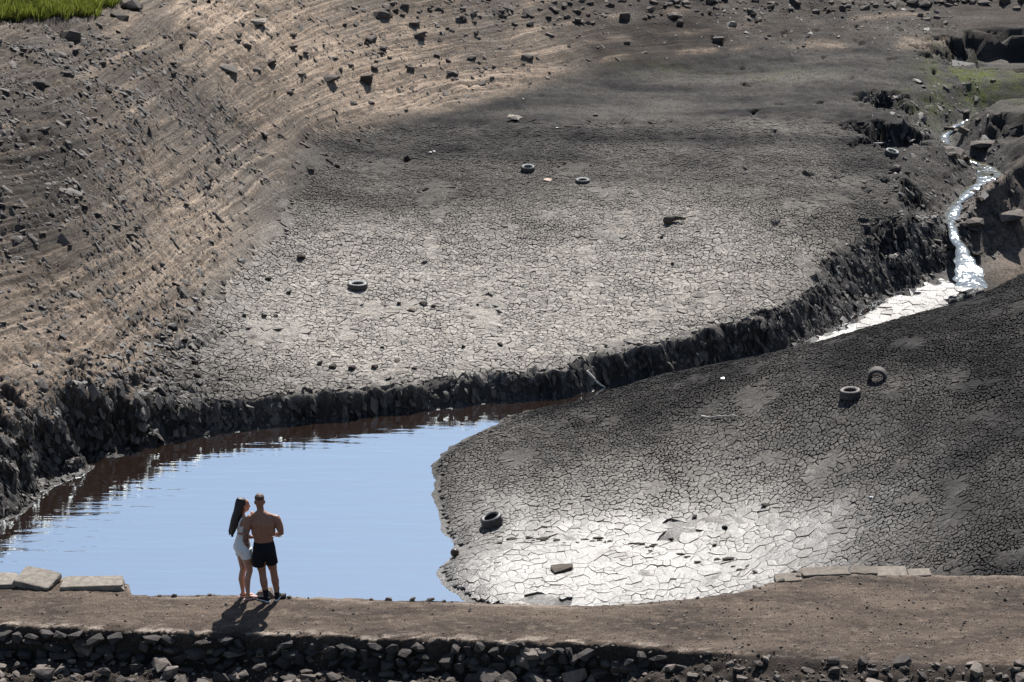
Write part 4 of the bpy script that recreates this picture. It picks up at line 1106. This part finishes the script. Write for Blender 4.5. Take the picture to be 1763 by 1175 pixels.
foot = phit(462, 1036)
def man():
    root = link('person', None, None, None, (foot[0], foot[1], foot[2] - .004))
    f = Flesh()
    f.loft([(-.050, .0, .84), (-.050, -.005, .93), (-.054, .0, 1.04), (-.056, .0, 1.14), (-.053, .002, 1.26), (-.054, -.004, 1.37), (-.060, -.006, 1.45), (-.072, -.006, 1.52), (-.088, -.004, 1.57)],
           [(.15, .10), (.172, .128), (.156, .110), (.164, .114), (.192, .128), (.212, .134), (.200, .116), (.135, .088), (.072, .066)], 24)
    f.loft([(-.086, -.008, 1.52), (-.097, .004, 1.60), (-.105, .012, 1.68)], [(.068, .068), (.060, .064), (.056, .062)], 16)
    head(f, (-.108, .020, 1.740), R(8), 1.03)
    for e, sx in ((-1, -.272), (1, .158)):
        f.loft([(-.09, -.01, 1.575), (-.09 + e * .08, -.01, 1.525), (sx - e * .03, -.005, 1.475)], [.052, .054, .05], 12)
        f.ball((sx, -.004, 1.440), (.074, .074, .085))
        f.ball((-.055 + e * .105, -.072, 1.37), (.085, .055, .10))      # shoulder blades
        f.ball((-.055 + e * .135, -.02, 1.25), (.065, .09, .11))         # lats
    f.loft([(-.275, -.01, 1.46), (-.308, -.03, 1.36), (-.328, -.05, 1.27), (-.345, -.062, 1.165), (-.350, -.045, 1.10), (-.338, -.01, 1.03), (-.322, .02, .965)], [.066, .066, .060, .045, .049, .041, .028], 16)
    f.hand((-.322, .02, .972), (.10, .12, -1), (1, .2, 0), (0, 1, 0))
    f.loft([(.162, -.01, 1.46), (.198, -.02, 1.37), (.220, -.03, 1.29), (.236, -.034, 1.215), (.205, .03, 1.17), (.150, .11, 1.135), (.105, .185, 1.11)], [.066, .066, .060, .046, .049, .041, .028], 16)
    f.hand((.110, .180, 1.112), (-.6, .6, -.1), (0, -1, -.3), (0, .2, 1))
    f.loft([(-.130, .0, .94), (-.128, .004, .80), (-.115, .012, .66), (-.092, .018, .53), (-.080, .002, .44), (-.068, -.012, .36), (-.050, .0, .22), (-.036, .004, .11), (-.036, .004, .06)], [.098, .103, .088, .063, .060, .066, .049, .036, .038], 18)
    f.loft([(.030, .0, .94), (.040, .012, .80), (.062, .035, .66), (.088, .060, .53), (.102, .055, .44), (.115, .050, .36), (.128, .080, .22), (.138, .092, .11), (.138, .092, .06)], [.098, .103, .088, .063, .060, .066, .049, .036, .038], 18)
    f.loft([(-.036, .0, .055), (-.085, .04, .045), (-.135, .08, .035)], [(.034, .03), (.036, .024), (.03, .015)], 10, (.6, .8, 0))
    f.loft([(.138, .09, .055), (.145, .16, .045), (.150, .22, .035)], [(.034, .03), (.036, .024), (.03, .015)], 10)
    f.build('body', M['skin_m'], root, .0075, 5)
    g = Flesh()
    g.loft([(-.055, .0, 1.065), (-.053, .0, 1.03), (-.050, -.004, .95), (-.050, -.008, .88), (-.050, -.004, .80)], [(.166, .120), (.172, .126), (.188, .146), (.186, .150), (.15, .12)], 24)
    g.loft([(-.128, .0, .93), (-.140, .0, .78), (-.146, .004, .67), (-.146, .004, .632)], [(.110, .125), (.112, .120), (.108, .112), (.106, .110)], 20)
    g.loft([(.028, .0, .93), (.052, .012, .78), (.070, .028, .70), (.076, .032, .665)], [(.110, .125), (.106, .118), (.100, .112), (.098, .110)], 20)
    g.build('shorts', M['black_cloth'], root, .008, 3)
    h = Flesh()
    h.loft([(-.110, .014, 1.800), (-.110, .013, 1.825), (-.110, .012, 1.850), (-.110, .014, 1.876), (-.110, .014, 1.886)], [(.080, .101), (.080, .100), (.070, .088), (.045, .055), (.012, .015)], 20)
    h.build('hair', M['hair_brown'], root, .006, 2)
    for a, d, n_ in (((-.036, .004, .1), (-.75, .62), 0), ((.138, .092, .1), (.12, 1), 1)):
        k = Flesh(); k.loft([(a[0], a[1], .09), (a[0] - .004, a[1], .15), (a[0] - (.012 if n_ == 0 else .008), a[1] - .004, .225)], [.043, .044, .054], 16)
        k.build('sock', M['black_cloth'], root, .006, 1)
        shoe(root, a, d, M['black_cloth'], M['sole'], 'shoe')
    tag(root, 'shirtless person in black shorts, black socks and white-soled shoes, seen from behind', 'person')
    return root
def woman():
    yaw = R(-62)
    root = link('person', None, None, None, (foot[0] - .405, foot[1] + .14, foot[2] - .004), (0, 0, yaw), (1.015, 1.015, 1.015))
    f = Flesh()
    f.loft([(0, .0, .83), (0, -.012, .91), (0, -.006, 1.00), (0, .005, 1.09), (0, .008, 1.17), (0, .0, 1.27), (0, -.006, 1.34), (0, -.012, 1.41), (0, -.010, 1.455)],
           [(.135, .105), (.165, .128), (.150, .112), (.116, .088), (.118, .090), (.140, .104), (.150, .098), (.105, .072), (.05, .05)], 22)
    f.loft([(0, -.012, 1.42), (0, .0, 1.49), (0, .014, 1.56)], [.048, .044, .046], 14)
    head(f, (0.004, .025, 1.610), R(-8), .95)
    for e in (-1, 1):
        f.ball((e * .158, -.012, 1.375), (.050, .052, .06)); f.loft([(e * .03, -.012, 1.44), (e * .14, -.012, 1.40)], [.036, .04], 10)
        f.ball((e * .062, .078, 1.265), (.058, .055, .06)); f.ball((e * .078, -.06, .885), (.080, .068, .09))
    f.loft([(.162, -.012, 1.38), (.180, -.02, 1.28), (.185, -.01, 1.15), (.170, .06, 1.11), (.145, .17, 1.085)], [.044, .042, .034, .033, .022], 14)
    f.hand((.147, .162, 1.086), (-.25, 1, -.05), (-1, -.2, 0), (0, 0, 1))
    f.loft([(-.162, -.012, 1.38), (-.185, .05, 1.28), (-.180, .13, 1.19), (-.11, .175, 1.28), (-.03, .175, 1.385)], [.044, .042, .034, .033, .022], 14)
    f.hand((-.034, .175, 1.378), (.55, -.05, .8), (.4, -1, -.2), (-.3, .9, .2))
    f.loft([(-.085, .0, .90), (-.085, .008, .76), (-.078, .02, .62), (-.070, .022, .49), (-.072, -.004, .38), (-.074, -.012, .32), (-.075, .0, .20), (-.076, .008, .09), (-.076, .008, .05)], [.098, .090, .073, .053, .050, .053, .040, .030, .033], 18)
    f.loft([(.085, .0, .90), (.085, .02, .76), (.080, .050, .62), (.076, .070, .49), (.074, .038, .38), (.072, .026, .32), (.070, .030, .20), (.070, .036, .09), (.070, .036, .05)], [.098, .090, .073, .053, .050, .053, .040, .030, .033], 18)
    for sx, y0 in ((-.076, .0), (.070, .028)):
        f.loft([(sx, y0 - .045, .045), (sx, y0, .055), (sx, y0 + .07, .045), (sx, y0 + .14, .032), (sx, y0 + .19, .028)], [(.022, .022), (.032, .030), (.038, .024), (.042, .014), (.03, .009)], 12)
    f.build('body', M['skin_w'], root, .007, 5)
    g = Flesh()
    g.loft([(0, .005, 1.135), (0, .004, 1.09), (0, -.006, 1.00), (0, -.014, .91), (0, -.008, .82)], [(.126, .098), (.126, .098), (.158, .120), (.174, .138), (.15, .12)], 22)
    for e in (-1, 1):
        g.ball((e * .078, -.062, .89), (.088, .075, .10))
        g.loft([(e * .085, .0, .90), (e * .087, .006 + (.01 if e > 0 else 0), .80), (e * .088, .008 + (.016 if e > 0 else 0), .735)], [.108, .103, .100], 18)
    g.build('shorts', M['white_cloth'], root, .007, 3)
    t = Flesh()
    t.loft([(0, .008, 1.185), (0, .006, 1.21), (0, .002, 1.26), (0, -.002, 1.30)], [(.128, .100), (.134, .104), (.147, .112), (.152, .106)], 22)
    for e in (-1, 1):
        t.ball((e * .062, .080, 1.265), (.064, .062, .066))
        t.loft([(e * .075, -.100, 1.27), (e * .098, -.100, 1.35), (e * .100, -.060, 1.425), (e * .098, .0, 1.445), (e * .095, .06, 1.40), (e * .085, .105, 1.30)], [.017, .016, .015, .015, .016, .018], 10)
    t.build('crop_top', M['white_cloth'], root, .0065, 2)
    h = Flesh()
    h.loft([(0, .0, 1.742), (0, -.006, 1.725), (0, -.014, 1.69), (0, -.024, 1.64), (0, -.044, 1.58), (0, -.075, 1.50), (-.004, -.115, 1.42), (-.006, -.145, 1.34), (-.004, -.165, 1.26), (0, -.180, 1.19), (0, -.188, 1.14)],
           [(.03, .04), (.060, .080), (.080, .096), (.088, .096), (.090, .090), (.090, .078), (.088, .068), (.082, .060), (.072, .052), (.056, .040), (.022, .018)], 20)
    for k in range(16):
        a = -.07 + .14 * k / 15
        y = -.115 - random.uniform(0, .05)
        h.loft([(a, y + .02, 1.42), (a * .95, y - .02, 1.30), (a * .8, y - .055, 1.19), (a * .7 + random.gauss(0, .01), y - .06, 1.10 + random.uniform(0, .05))], [.016, .015, .012, .006], 7)
    h.build('hair', M['hair_dark'], root, .0065, 2)
    for sx, y0 in ((-.076, .0), (.070, .028)):
        q = Flesh()
        q.loft([(sx, y0 - .075, .012), (sx, y0 - .05, .012), (sx, y0 + .05, .012), (sx, y0 + .14, .012), (sx, y0 + .19, .012), (sx, y0 + .21, .012)], [(.018, .010), (.034, .012), (.037, .012), (.046, .012), (.036, .011), (.015, .009)], 14)
        q.loft([(sx - .046, y0 + .09, .016), (sx - .035, y0 + .095, .05), (sx, y0 + .10, .062), (sx + .035, y0 + .095, .05), (sx + .046, y0 + .09, .016)], [(.007, .022)] * 5, 10, (0, 0, 1))
        q.build('sandal', M['sandal'], root, .005, 2)
    tag(root, 'long-haired person in white crop top and white shorts, hand on the other person', 'person')
    return root
man(); woman()
